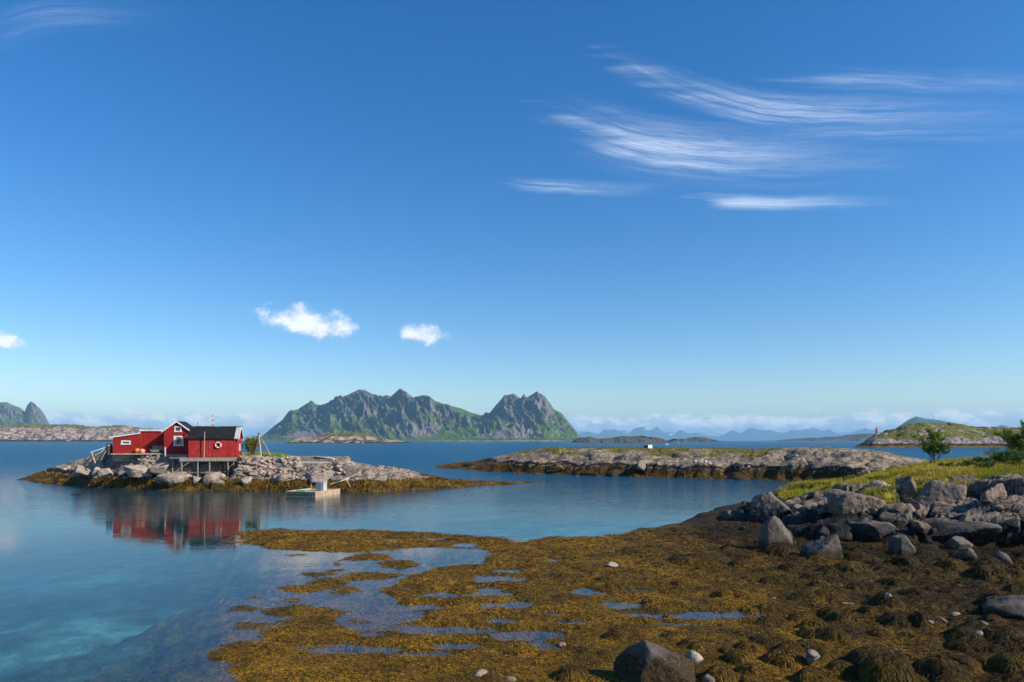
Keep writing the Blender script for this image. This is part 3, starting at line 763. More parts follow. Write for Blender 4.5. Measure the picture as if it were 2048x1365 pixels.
# ------------------------------------------------------------------ mountains
def mountain(name, prof, Y, df, db, nx, ny, seed, material, gul, spur=0.42, veg=0.5, snow=None, pw=1.15, scree=0.0):
    px = np.array([p[0] for p in prof], float); hz = np.array([ZA(p[1], Y) for p in prof]); xs = (px - CX) / F * Y
    X1 = np.linspace(xs[0], xs[-1], nx)
    H0 = np.interp(X1, xs, hz); Hm = H0.max()
    wdw = max(3, int(nx * 0.10)); ker = np.hanning(wdw * 2 + 1); ker /= ker.sum()
    Hb = np.convolve(np.pad(H0, wdw, mode='edge'), ker, 'valid')
    T = np.concatenate([-np.linspace(1, 0, int(ny * .78)) ** 1.15, np.linspace(0, 1, ny - int(ny * .78) + 1)[1:]])
    ny = len(T)
    TT = np.repeat(T[:, None], nx, 1); XX = np.repeat(X1[None], ny, 0)
    a = np.abs(TT); YYm = Y + np.where(TT < 0, TT * df, TT * db)
    XX2 = XX * YYm / Y                                                   # the flanks spread with distance from the crest
    H = H0[None] * (1 - sstep(0, .8, a)) + Hb[None] * sstep(0, .8, a)
    H = H + 0.03 * Hm * fbm(XX / (gul * .5), YYm / (gul * .5), 4, seed + 40) * np.exp(-a * 6) * (H > Hm * .1)
    sl = XX + 0.35 * gul * fbm(XX / (gul * 2), YYm / (gul * 2), 3, seed) * (0.4 + a) + 0.25 * (YYm - Y)
    r1 = ridged(sl / gul, (YYm - Y) / (gul * 4.5), 5, seed + 1)
    r2 = ridged(sl / (gul * .34), (YYm - Y) / (gul * 1.4), 4, seed + 2)
    sh = (1 - a) ** pw
    env = np.clip(a * 5, 0, 1) * (1 - a) ** 0.8
    z = H * sh + env * H * (spur * (r1 - 0.42) + spur * 0.34 * (r2 - 0.42)) + env * H * 0.05 * fbm(XX / (gul * .12), YYm / (gul * .12), 4, seed + 7)
    edge = sstep(0, 0.01, (XX - X1[0]) / (X1[-1] - X1[0])) * sstep(0, 0.01, (X1[-1] - XX) / (X1[-1] - X1[0]))
    z = z * edge - 3.0 * (1 - edge) - 3.0 * sstep(.985, 1, a)
    gy, gx = np.gradient(z); dxx = np.gradient(XX2, axis=1); dyy = np.gradient(YYm, axis=0)
    slope = np.hypot(gx / dxx, gy / dyy)
    v = veg + 0.9 * (1.0 - slope) + 0.5 * fbm(XX / (gul * .8), YYm / (gul * .8), 4, seed + 9) - 0.35 * sstep(.55, 1, z / Hm)
    sc = scree * sstep(.02, .07, z / Hm) * (1 - sstep(.18, .42, z / Hm)) * sstep(-.05, .25, fbm(XX / (gul * 2.2), YYm / (gul * 3), 3, seed + 12))
    sn = np.zeros_like(z) if snow is None else sstep(snow, snow + .25, z / Hm) * sstep(-.1, .2, fbm(XX / (gul * .5), YYm / (gul * .5), 4, seed + 15))
    cols = np.stack([np.clip(v, 0, 1), np.clip(sc, 0, 1), sn, np.ones_like(z)], -1)
    me = np_mesh(name, np.stack([XX2, YYm, z], -1).reshape(-1, 3), quads=grid_quads(ny, nx), smooth=True, cols=cols.reshape(-1, 4))
    return tag(link(name, me, material), kind='structure')

mountain('mountain', [(505, 882), (520, 876), (533, 866), (566, 838), (578, 823), (596, 820), (610, 810), (623, 801.5), (633, 810), (644, 811), (673, 798), (699, 788), (719, 779), (729, 780), (756, 792.5), (772, 791.5), (782, 793),
         (800.5, 776), (812, 784), (827, 796), (845, 791), (858.6, 793), (872, 803), (898, 810.5), (931.6, 821.4), (961.5, 832.4), (978, 829), (988, 814.8), (1008, 791.5), (1028, 788),
         (1041, 797), (1058, 793), (1074, 783), (1091, 795), (1107.6, 819.8), (1124, 828), (1141, 849.6), (1155.7, 866), (1161, 880)], 6200, 1500, 1300, 900, 230, 501, M_MOUNT, 290.0, 0.58, 0.40, scree=1.0)
mountain('left_mountain', [(-180, 800), (-120, 815), (-60, 800), (-20, 810), (0, 806), (15, 805), (25, 810), (40, 815), (49, 824), (55, 810), (62, 803), (70, 808), (80, 818), (92, 835), (101, 853), (110, 870), (116, 881)], 8000, 1300, 900, 320, 140, 521, M_MOUNT, 260.0, 0.4, 0.35)
mountain('dark_hill', [(1755, 880), (1780, 865), (1800, 851), (1820, 838), (1833, 833), (1850, 838), (1880, 841), (1920, 848), (1960, 857), (1990, 863), (2040, 872), (2080, 880)], 9500, 2600, 1200, 300, 120, 541, M_HILL, 500.0, 0.12, 0.3)
mountain('small_hill', [(1960, 880), (1975, 865), (1990, 857), (2002, 850), (2015, 853), (2030, 866), (2050, 880)], 12000, 1200, 900, 120, 80, 551, M_HILL, 500.0, 0.15, 0.2)
FAR = [(1100, 875), (1130, 866), (1156, 868), (1179, 863), (1193, 873), (1208, 859), (1229, 859), (1256, 868), (1269, 857), (1288, 853.5), (1299, 861), (1315, 853.5), (1324, 863), (1342, 873), (1360, 860), (1378, 868), (1392, 865.5), (1410, 873), (1437, 875),
       (1464, 861), (1482, 867), (1500, 855), (1519, 861), (1532, 858), (1550, 863), (1568, 868), (1587, 859), (1600, 861), (1627, 856.5), (1645, 863), (1659, 859), (1682, 872), (1709, 863), (1731, 855), (1754, 863), (1777, 868), (1800, 875)]
mountain('far_range', FAR, 34000, 3500, 3000, 700, 90, 561, M_FAR, 1300.0, 0.4, 0.2, snow=0.62)
mountain('far_snow_range', [(1900, 866), (1930, 860), (1958, 856), (1975, 858), (1990, 853), (2005, 857), (2022, 851), (2040, 853), (2060, 848), (2090, 858), (2130, 850), (2180, 860), (2250, 870)], 36000, 3500, 3000, 300, 90, 581, M_FAR, 1300.0, 0.4, 0.1, snow=0.35)
mountain('far_back_range', [(1130, 868), (1165, 862), (1200, 868), (1245, 860), (1280, 866), (1330, 864), (1400, 866), (1450, 870), (1510, 860), (1560, 866), (1610, 861), (1660, 868), (1740, 862), (1790, 870), (1840, 866), (1900, 868)], 46000, 3500, 3000, 400, 60, 591, M_FAR, 1500.0, 0.4, 0.1, snow=0.3)

# ------------------------------------------------------------------ rocks
def icosphere(sub):
    t = (1 + 5 ** .5) / 2
    v = [(-1, t, 0), (1, t, 0), (-1, -t, 0), (1, -t, 0), (0, -1, t), (0, 1, t), (0, -1, -t), (0, 1, -t), (t, 0, -1), (t, 0, 1), (-t, 0, -1), (-t, 0, 1)]
    f = [(0, 11, 5), (0, 5, 1), (0, 1, 7), (0, 7, 10), (0, 10, 11), (1, 5, 9), (5, 11, 4), (11, 10, 2), (10, 7, 6), (7, 1, 8), (3, 9, 4), (3, 4, 2), (3, 2, 6), (3, 6, 8), (3, 8, 9), (4, 9, 5), (2, 4, 11), (6, 2, 10), (8, 6, 7), (9, 8, 1)]
    v = [Vector(p).normalized() for p in v]
    for _ in range(sub):
        cache = {}; nf = []
        def mid(a, b):
            k = (min(a, b), max(a, b))
            if k not in cache:
                v.append(((v[a] + v[b]) / 2).normalized()); cache[k] = len(v) - 1
            return cache[k]
        for a, b, c in f:
            x, y, z = mid(a, b), mid(b, c), mid(c, a)
            nf += [(a, x, z), (b, y, x), (c, z, y), (x, y, z)]
        f = nf
    return np.array([tuple(p) for p in v]), np.array(f)
ICO = {k: icosphere(k) for k in (1, 2, 3, 4, 5)}

def rock_shape(seed, sub=4, planes=13, rough=0.05, soft=14.0, flat=1.0, blocky=False, cuts=None):
    """a boulder cut by random planes, edges worn, extents scaled to -1..1"""
    r = np.random.default_rng(seed)
    V, Fc = ICO[sub]
    n = r.normal(size=(planes, 3)); n[:, 2] *= flat; n /= np.linalg.norm(n, axis=1)[:, None]
    d = r.uniform(.55, 1.0, planes)
    if blocky:                                                     # joint-bounded block: six near-square faces and a few chips
        e = Euler((r.uniform(-.3, .3), r.uniform(-.35, .35), r.uniform(-.8, .8))).to_matrix()
        bn_ = np.array([tuple(e @ Vector(q)) for q in ((1, 0, 0), (-1, 0, 0), (0, 1, 0), (0, -1, 0), (0, 0, 1), (0, 0, -1))]) + r.normal(size=(6, 3)) * .30
        n = np.concatenate([bn_, n[:planes]]); n /= np.linalg.norm(n, axis=1)[:, None]
        d = np.concatenate([r.uniform(.55, .8, 6), r.uniform(.72, .98, planes)])
    if cuts is not None:                                           # faces chosen by hand, plus small chips
        cu = np.array(cuts, float); n = np.concatenate([cu[:, :3], n[:planes]]); n /= np.linalg.norm(n, axis=1)[:, None]
        d = np.concatenate([cu[:, 3], r.uniform(.8, 1.0, planes)])
    q = np.clip(V @ n.T, 1e-3, None) / d[None]
    rad = 1.0 / (np.sum(q ** soft, 1) + 0.75 ** soft) ** (1 / soft)
    P = V * rad[:, None]
    o = r.uniform(0, 50, 3)
    def n3(s, sd): return (fbm(P[:, 0] * s + o[0], P[:, 1] * s + o[1] + P[:, 2] * s * .7, 3, sd) + fbm(P[:, 2] * s + o[2], P[:, 0] * s - P[:, 1] * s * .6, 3, sd + 5)) * .5
    P = P * (1 + rough * 2.2 * n3(1.6, seed) + rough * 1.2 * n3(5, seed + 1) + (rough * .6 * n3(13, seed + 2) if sub > 3 else 0))[:, None]
    lo = P.min(0); hi = P.max(0)
    return (P - (lo + hi) / 2) / ((hi - lo) / 2), Fc

def rock_mesh(name, seed, **k):
    P, Fc = rock_shape(seed, **k)
    return np_mesh(name, P, tris=Fc, smooth=k.get('sub', 4) >= 3)

def hit(px, py, zf, y0, y1, n=260):
    """first ground point seen at a pixel"""
    ys = np.linspace(y0, y1, n); zs = CH - (py - HZ) * ys / F; xs = (px - CX) / F * ys
    g_ = zf(xs, ys)
    k = np.argmax(g_ >= zs) if (g_ >= zs).any() else n - 1
    return xs[k], ys[k], g_[k]
sz = lambda x, y: shore_fields(x, y)[0]
hz_ = lambda x, y: hi_fields(x, y)[0]
mz_ = lambda x, y: mi_fields(x, y)[0]

def boulder(name, label, cat, box, Y, seed, material, group=None, rz=None, thick=0.9, sink=0.3, sub=4, **k):
    """box = left, right, top, bottom pixel of what shows; Y = distance of its middle"""
    x0, x1, y0, y1 = box
    P, Fc = rock_shape(seed, sub=sub, **k)
    wd = (x1 - x0) / F * Y; zt = ZA(y0, Y); zb = ZA(y1, Y - wd * thick * .3); ht = zt - zb
    zb -= ht * sink; ht = zt - zb
    P = P * np.array([wd / 2, wd * thick / 2, ht / 2])
    o = link(name, np_mesh(name, P, tris=Fc, smooth=True), material)
    o.location = (XA((x0 + x1) / 2, Y), Y, zb + ht / 2)
    return tag(o, label, cat, group)

B = 'boulder'
boulder(B, 'huge dark grey boulder standing at the very front of the kelp flat', B, (1222, 1398, 1282, 1410), 17.2, 15, M_BOULDER, planes=5, rough=.035, soft=24, sub=5, thick=.8, cuts=[(-.85, -.3, .42, .55), (-.1, -.9, .4, .58), (.5, -.3, .8, .60), (.95, -.25, .15, .82), (.1, 1, .3, .7), (.25, .6, .8, .68), (0, 0, -1, .8)])
boulder(B, 'smooth grey boulder with a brown kelp apron beside the right kelp mounds', B, (1970, 2110, 1190, 1262), 22.2, 22, M_BOULDER, planes=12, sub=4)
boulder(B, 'tall pointed boulder with a pale sunlit tip rising from the kelp', B, (1518, 1588, 1032, 1112), 36.5, 31, M_BOULDER, planes=9, soft=14, rough=.06, thick=.8, cuts=[(-.95, -.15, .15, .62), (.62, -.35, .7, .55), (-.1, -.95, .3, .56), (.1, .9, .4, .55), (.9, -.1, .0, .8), (-.5, .1, .85, .74), (0, 0, -1, .8)])
boulder(B, 'broad grey boulder with a flat slanting top and shaggy kelp foot', B, (1603, 1686, 1066, 1124), 33.8, 44, M_BOULDER, planes=5, soft=24, cuts=[(-.6, -.3, .8, .5), (.95, -.2, .2, .7), (.1, -.97, .2, .6), (-.1, .5, .85, .55), (-.95, -.1, .1, .85), (0, 0, -1, .8)])
boulder(B, 'wedge shaped dark boulder below the long rock ledge', B, (1782, 1842, 1070, 1120), 33.5, 52, M_BOULDER, planes=5, soft=24, rough=.06, cuts=[(-.9, -.3, .2, .6), (.65, -.35, .7, .55), (-.2, -.1, .95, .7), (-.1, -.95, .3, .55), (.1, .9, .4, .6), (0, 0, -1, .8)])
boulder(B, 'small pale grey boulder among kelp below the bluff crag', B, (1918, 1958, 1096, 1130), 32.0, 66, M_BOULDER, planes=9)
boulder(B, 'low dark slab boulder lying in the kelp under the crag', B, (1978, 2038, 1102, 1140), 31.0, 71, M_BOULDER, planes=9, soft=20)
boulder(B, 'knobbly pinkish grey boulder in black shade at the cliff foot', B, (1890, 1945, 1072, 1100), 34.5, 83, M_BOULDER, planes=12)
boulder(B, 'small cream stone beside the huge dark front boulder', 'stone', (1370, 1408, 1300, 1328), 18.0, 91, M_STONE_PALE, sub=3, planes=10)
boulder(B, 'small rounded grey stone standing alone in the yellow kelp', 'stone', (1613, 1640, 1300, 1326), 18.4, 95, M_STONE_GREY, sub=3, planes=10)
boulder(B, 'small speckled stone beside the dark kelp hummock above the tide pool', 'stone', (1682, 1716, 1206, 1226), 24.5, 97, M_STONE_PALE, sub=3)
boulder(B, 'flat pale stone lying on the far kelp bank', 'stone', (1212, 1236, 1124, 1136), 33.0, 99, M_STONE_PALE, sub=3)
for i, (px, py, r) in enumerate([(1862, 1246, 10), (1884, 1240, 9), (1912, 1232, 12), (1970, 1248, 8), (1280, 1292, 9), (960, 1352, 16), (1022, 1362, 14), (1420, 1362, 18), (1124, 1290, 8), (1776, 1192, 8), (1958, 1268, 8), (1545, 1200, 7)]):
    x, y, z = hit(px, py, sz, 13.5, 40)
    boulder('stone', 'small pale stone lying loose on the brown kelp', 'stone', (px - r, px + r, py - r * .7, py + r * .6), y, 120 + i, M_STONE_TAN, 'small pale stones on the kelp', sub=2)

# bluff crags: box, distance, seed, planes, material, label
for bx, Y, sd, pl, mt, lb in [
    ((1494, 1592, 984, 1046), 47.5, 203, 16, M_BOULDER_HI, 'smooth domed rock at the seaward tip of the grassy bluff'),
    ((1640, 1756, 980, 1040), 43.5, 211, 10, M_BOULDER_HI, 'angular block with a sunlit right face midway along the bluff'),
    ((1790, 1846, 952, 1000), 45.0, 222, 8, M_BOULDER_HI, 'pyramid shaped sunlit block under the grass brow'),
    ((1838, 1938, 962, 1042), 42.0, 238, 9, M_BOULDER_HI, 'largest block in the bluff with a broad grey speckled face'),
    ((1896, 1962, 952, 1002), 43.5, 244, 10, M_BOULDER_HI, 'upper crag block crowned by turf behind the largest block'),
    ((1740, 1830, 1006, 1052), 41.0, 252, 9, M_BOULDER_HI, 'sloping slab leaning below the pyramid block'),
    ((1812, 1852, 996, 1046), 41.2, 262, 8, M_BOULDER_HI, 'upright block wedged beside the largest block'),
    ((1950, 2016, 966, 1072), 39.5, 273, 9, M_BOULDER_HI, 'tall crag with a grassy ramp at its right'),
    ((2006, 2066, 1004, 1082), 38.0, 281, 8, M_BOULDER_HI, 'split crag with a small orange sunlit corner'),
    ((2050, 2140, 990, 1080), 38.5, 286, 8, M_BOULDER_HI, 'outermost crag of the bluff past the split crag'),
    ((1786, 1972, 1034, 1082), 38.2, 292, 7, M_BOULDER_HI, 'long level rock ledge over a black undercut'),
    ((1700, 1800, 1042, 1076), 38.8, 301, 8, M_BOULDER_HI, 'low dark ledge continuing left of the long level ledge'),
    ((1580, 1650, 1010, 1062), 44.5, 311, 10, M_BOULDER_HI, 'dark broken rock between the domed rock and the angular block'),
    ((1560, 1612, 1022, 1070), 43.5, 317, 10, M_BOULDER_HI, 'low black rock at the foot of the domed rock'),
    ((1620, 1690, 1050, 1078), 40.0, 321, 9, M_BOULDER, 'rounded wet rock at the cliff foot behind the broad boulder'),
    ((1704, 1740, 968, 990), 50.0, 331, 9, M_BOULDER_HI, 'small dark rock poking out of the grass slope'),
    ((1735, 1800, 962, 1002), 46.5, 337, 8, M_BOULDER_PINK, 'pink slab of rock tilted under the grass slope'),
    ((1660, 1700, 975, 995), 51.0, 341, 9, M_BOULDER_HI, 'small grey rock in the thin turf of the bluff'),
    ((1432, 1500, 1020, 1052), 49.0, 347, 14, M_BOULDER, 'low wet rock sloping into the bay at the bluff tip')]:
    boulder('bluff_rock', lb, 'rock', bx, Y, sd, mt, 'rocks of the grassy bluff', planes=pl, soft=24, rough=.06, sink=.5, thick=1.15, sub=5, blocky=True)
rr = random.Random(5)
STONES = [rock_mesh('stone_shape', 900 + i, sub=2, planes=9, soft=12) for i in range(8)]
for i in range(44):
    px = rr.uniform(1480, 2060); py = rr.uniform(985, 1095)
    x, y, z = hit(px, py, sz, 33, 60)
    if z > 2.9 or z < .35: continue
    s = rr.uniform(.12, .42)
    o = link('rubble_stone', STONES[i % 8]); o.location = (x, y, z + s * .25); o.scale = (s * rr.uniform(.8, 1.5), s, s * rr.uniform(.6, 1)); o.rotation_euler = (rr.uniform(-.4, .4), rr.uniform(-.4, .4), rr.uniform(0, 6))
    if not STONES[i % 8].materials: STONES[i % 8].materials.append(M_BOULDER_HI)
    tag(o, 'loose grey stone wedged among the bluff rocks', 'stone', 'loose stones on the bluff')

# house island
for bx, Y, sd, mt, lb in [
    ((318, 384, 946, 972), 86.2, 401, M_STONE_SKIRT, 'long low grey rock below the left end of the plank deck'),
    ((383, 405, 952, 973), 85.6, 407, M_STONE_SKIRT, 'narrow pink block between two larger rocks below the deck'),
    ((403, 452, 944, 970), 86.0, 411, M_STONE_SKIRT, 'large pale block under the middle of the plank deck'),
    ((418, 472, 957, 975), 85.2, 419, M_STONE_SKIRT, 'low slab at the tide line below the deck'),
    ((472, 516, 952, 973), 85.4, 421, M_STONE_SKIRT, 'pinkish slab at the tide line below the stone bank'),
    ((466, 494, 932, 949), 87.4, 433, M_STONE_PALE, 'big rounded brown stone at the right end of the deck'),
    ((498, 534, 936, 950), 87.2, 437, M_STONE_PALE, 'flat brown slab in the stone bank below the tripod'),
    ((198, 230, 936, 950), 88.6, 443, M_STONE_PALE, 'pale oblong slab lying below the broken stage'),
    ((184, 200, 934, 948), 89.0, 449, M_STONE_PALE, 'pale rounded stone beside the oblong slab'),
    ((140, 180, 930, 948), 90.0, 451, M_STONE_SKIRT, 'broad rock on the left shoulder of the house island'),
    ((596, 690, 942, 968), 85.5, 457, M_STONE_SKIRT, 'wide smooth grey rock behind the floating pen'),
    ((660, 706, 922, 948), 87.5, 463, M_BOULDER_PINK, 'smooth pink rock face at the corner of the quay'),
    ((700, 746, 938, 958), 88.5, 467, M_BOULDER_PINK, 'rounded pink boulder next to the quay corner'),
    ((716, 762, 950, 968), 86.8, 469, M_STONE_SKIRT, 'dark weedy rock beyond the quay at the rope end'),
    ((784, 806, 947, 958), 89.5, 473, M_STONE_PALE, 'lone pale boulder on the low weedy spit'),
    ((764, 776, 949, 956), 89.3, 477, M_STONE_PALE, 'small pink stone near the lone pale boulder'),
    ((540, 600, 948, 970), 86.0, 479, M_STONE_SKIRT, 'dark jumbled rock beneath the stone pier'),
    ((250, 310, 930, 948), 88.2, 481, M_STONE_PALE, 'weathered rock face under the low red annex'),
    ((300, 342, 926, 944), 87.6, 487, M_STONE_PALE, 'grey rock block beside the plank deck shadow')]:
    boulder('island_rock', lb, 'rock', bx, Y, sd, mt, 'rocks of the house island', planes=7, soft=20, rough=.06, sink=.45, sub=4, blocky=True)

for i, (bx, Y, mt) in enumerate([((1160, 1196, 944, 956), 120, 1), ((1268, 1330, 920, 950), 118, 0), ((1090, 1130, 930, 948), 126, 0), ((1008, 1042, 928, 944), 134, 1), ((1440, 1510, 944, 962), 110, 1), ((1575, 1612, 948, 962), 106, 0),
                               ((1530, 1572, 940, 956), 109, 1), ((1640, 1690, 945, 964), 102, 0), ((1355, 1400, 938, 956), 114, 1), ((1400, 1436, 930, 946), 116, 0), ((930, 975, 926, 938), 150, 1), ((1210, 1245, 938, 954), 118, 1)]):
    boulder('islet_rock', ('rounded weedy rock in the tidal belt of the long rock islet' if mt else 'rounded bare rock above the kelp belt of the long rock islet'), 'rock', bx, Y, 700 + i, M_ISLET_WEED if mt else M_ISLET, 'weedy tidal rocks of the rock islet' if mt else 'bare rocks of the rock islet', planes=14, soft=12, rough=.06, sink=.5, sub=4)

def stone_bank(label, x0, x1, y0, y1, n, smin, smax, seed, mats, cat='stone wall', ylim=(83, 104)):
    """a heap of laid stones; every stone its own part"""
    rd = random.Random(seed)
    cx, cy, cz = hit((x0 + x1) / 2, (y0 + y1) / 2, hz_, *ylim)
    root = tag(empty('stone_wall', (cx, cy, cz)), label, cat)
    shp = [rock_mesh('stone', seed * 10 + i, sub=2, planes=9, soft=9, rough=.05) for i in range(6)]
    for i, s_ in enumerate(shp): s_.materials.append(mats[i % len(mats)])
    for i in range(n):
        px = rd.uniform(x0, x1); py = rd.uniform(y0, y1)
        x, y, z = hit(px, py, hz_, *ylim)
        s = rd.uniform(smin, smax)
        o = link('stone', shp[i % 6], None, root)
        o.location = (x - cx, y - cy, z + s * .15 - cz); o.scale = (s * rd.uniform(.9, 1.7), s, s * rd.uniform(.6, 1.0)); o.rotation_euler = (rd.uniform(-.3, .3), rd.uniform(-.3, .3), rd.uniform(0, 6))
    return root
stone_bank('bank of laid stones between the plank deck and the tripod', 470, 552, 914, 952, 120, .12, .36, 61, [M_STONE_PALE, M_BOULDER_PINK])
stone_bank('rubble footing of small stones under the red house', 222, 345, 904, 926, 110, .10, .26, 62, [M_STONE_PALE, M_STONE_GREY])
stone_bank('rough stone pier stepping down behind the floating pen', 560, 606, 914, 958, 100, .11, .28, 63, [M_STONE_PALE, M_STONE_PALE])
stone_bank('tumbled stones below the quay floor', 610, 690, 934, 952, 34, .10, .26, 64, [M_STONE_PALE, M_BOULDER_PINK])

# ------------------------------------------------------------------ building materials
def paint_mat(name, color, wear=0.25, worn=(0.3, 0.26, 0.22)):
    m, b = mat(name)
    g = b.new('ShaderNodeNewGeometry'); P = g.outputs['Position']
    n = b.noise(b.vm('MULTIPLY', P, (1, 1, .25)), 3.0, 5, .65); n2 = b.noise(b.vm('MULTIPLY', P, (14, 14, 2)), 1.0, 4, .7)
    c = b.mix(b.ss(n, .35, .65), tuple(x * .72 for x in color), color)
    c = b.mix(b.m('MULTIPLY', b.ss(n2, .72 - wear * .3, .82 - wear * .3), wear * 2), c, worn)
    b.out(b.pbsdf(c, .75, .3, b.bump(n2, .01)))
    return m
M_RED = paint_mat('red_paint', (0.37, 0.018, 0.016), .12)
M_RED2 = paint_mat('red_paint_worn', (0.42, 0.026, 0.022), .42, (0.5, 0.3, 0.27))
M_WHITE = paint_mat('white_paint', (0.78, 0.77, 0.74), .1)
M_TIMBER = paint_mat('grey_timber', (0.33, 0.29, 0.24), .3, (0.14, 0.12, 0.10))
M_PALEWOOD = paint_mat('pale_timber', (0.52, 0.38, 0.25), .2, (0.3, 0.24, 0.18))
M_DARKWOOD = paint_mat('dark_timber', (0.10, 0.085, 0.07), .3)
M_FELT = simple_mat('roofing_felt', (0.012, 0.014, 0.018), .85, .35, 1.5, .2)
M_MOSS = simple_mat('mossy_ridge', (0.06, 0.10, 0.03), .95, .5, 4)
M_ZINC = simple_mat('zinc_sheet', (0.42, 0.42, 0.42), .55, .2, 2)
M_GLASS, b = mat('window_glass'); b.out(b.pbsdf((0.012, 0.015, 0.018), .08, .6))
M_RUST = simple_mat('rusty_steel', (0.10, 0.07, 0.055), .8, .5, 4)
M_ORANGE = simple_mat('orange_plastic', (0.75, 0.20, 0.03), .45, .2, 4)
M_PINK = simple_mat('pink_plastic', (0.70, 0.26, 0.19), .5, .2, 4)
M_YELLOW = simple_mat('yellow_plastic', (0.62, 0.42, 0.03), .5, .2, 4)
M_GREEN = simple_mat('green_net', (0.09, 0.33, 0.24), .8, .5, 14)
M_ROPE = simple_mat('pale_rope', (0.62, 0.54, 0.42), .9, .3, 20)
M_CURTAIN = simple_mat('curtain_cloth', (0.32, 0.42, 0.38), .9, .2, 5)
M_CONC = simple_mat('concrete', (0.42, 0.37, 0.31), .9, .3, 1.2, bump=.02)

RZ = math.radians(14)
def board_wall(parent, x0, x1, y, z0, ztop, material, y1=None, pitch=.17, name='wall', face='front'):
    """vertical board-and-batten wall; ztop(x) gives the upper edge; face front: runs along x at depth y, side: runs along y at x=x0"""
    m = MB(); n = max(2, int(round(((x1 - x0) if face == 'front' else (y1 - y)) / pitch)))
    for i in range(n):
        a = (x0 if face == 'front' else y) + ((x1 - x0) if face == 'front' else (y1 - y)) * i / n
        c = (x0 if face == 'front' else y) + ((x1 - x0) if face == 'front' else (y1 - y)) * (i + 1) / n
        zt0, zt1 = ztop(a), ztop(c); zj = z0
        d = 0.0 if i % 2 else 0.028
        g_ = .004
        if face == 'front':
            vs = [(a, y - d, zj), (c, y - d, zj), (c, y - d, zt1), (a, y - d, zt0), (a, y + .1, zj), (c, y + .1, zj), (c, y + .1, zt1), (a, y + .1, zt0)]
        else:
            s = 1
            vs = [(x0 + d, a, zj), (x0 + d, c, zj), (x0 + d, c, zt1), (x0 + d, a, zt0), (x0 - .1, a, zj), (x0 - .1, c, zj), (x0 - .1, c, zt1), (x0 - .1, a, zt0)]
        m.add(vs, [(0, 1, 2, 3), (5, 4, 7, 6), (1, 5, 6, 2), (4, 0, 3, 7), (3, 2, 6, 7), (4, 5, 1, 0)])
    return m.build(name, material, parent)
def window(parent, cx, y, cz, w_, h_, fr=.16, face='front', curtain=False, bars=0):
    def bx(m, a, b_, c, d, e, f_):
        if face == 'front': m.box(a, b_, y + c, y + d, e, f_)
        else: m.box(y - d, y - c, a, b_, e, f_)
    m = MB(); x0, x1, z0, z1 = cx - w_ / 2, cx + w_ / 2, cz - h_ / 2, cz + h_ / 2
    bx(m, x0, x0 + fr, -.07, .02, z0, z1); bx(m, x1 - fr, x1, -.07, .02, z0, z1)
    bx(m, x0 + fr, x1 - fr, -.068, .02, z1 - fr, z1); bx(m, x0 - .04, x1 + .04, -.085, .02, z0 - .02, z0 + fr)
    for k in range(bars):
        bx(m, cx - .025, cx + .025, -.05, .0, z0 + fr, z1 - fr)
    f_ = m.build('window', M_WHITE, parent)
    m = MB(); bx(m, x0 + fr, x1 - fr, -.034, -.02, z0 + fr, z1 - fr); m.build('pane', M_GLASS, f_)
    if curtain:
        for s in (-1, 1):
            m = MB(); xa = cx + s * (w_ / 2 - fr) ; xb = xa - s * .14
            bx(m, min(xa, xb), max(xa, xb), -.042, -.036, z0 + fr, z1 - fr); m.build('curtain', M_CURTAIN, f_)
    return f_
def slab(m, a, b_, c, d, t):
    """roof plane through four corners, thickness t upward"""
    up = Vector((0, 0, t)); q = [Vector(p) for p in (a, b_, c, d)]
    m.add(q + [p + up for p in q], [(3, 2, 1, 0), (4, 5, 6, 7), (0, 1, 5, 4), (1, 2, 6, 5), (2, 3, 7, 6), (3, 0, 4, 7)])
    return m

# ------------------------------------------------------------------ red house (gabled part, middle lean-to, low annex)
HB = 4.62
house = tag(empty('red_house', (XA(328, 90), 90.0, HB), RZ), 'red boarded house with white trimmed gable and lower flat annex on the islet', 'house')
GW, GE, GA, GD = 3.15, 2.78, 4.0, 5.2       # width, eave, apex, depth
gx = lambda x: GE + (GA - GE) * (1 - abs(x - GW / 2) / (GW / 2))
board_wall(house, 0, GW, 0.0, -.35, gx, M_RED)
board_wall(house, GW, GW, 0.1, -.35, lambda y: GE, M_RED, y1=GD, face='side')
MB().box(.0, .1, .12, GD, -.35, GE).build('wall', M_RED, house)
MB().prism([(0, -.35), (GW, -.35), (GW, GE), (GW / 2, GA), (0, GE)], GD, GD + .1).build('wall', M_RED, house)
rf = slab(slab(MB(), (-.22, -.22, GE - .08), (GW / 2, -.22, GA + .06), (GW / 2, GD + .3, GA + .06), (-.22, GD + .3, GE - .08), .10),
          (GW / 2 + .004, -.22, GA + .06), (GW + .22, -.22, GE - .08), (GW + .22, GD + .3, GE - .08), (GW / 2 + .004, GD + .3, GA + .06), .10).build('roof', M_FELT, house)
for s in (-1, 1):
    m = MB(); xa = GW / 2 + s * (GW / 2 + .25)
    q = [(GW / 2, GA + .17), (xa, GE + .01), (xa, GE - .20), (GW / 2, GA - .04)]
    m.prism(q if s > 0 else q[::-1], -.27, -.225).build('bargeboard', M_WHITE, house)
window(house, 1.78, 0, 1.45 + .05, 1.18, 1.34, .19, curtain=True)
window(house, 1.70, 0, 3.06, .86, .74, .15)
m = MB().box(1.62, 1.90, -.045, -.036, 1.28, 1.75)
m.build('window_lamp', M_RED2, house)
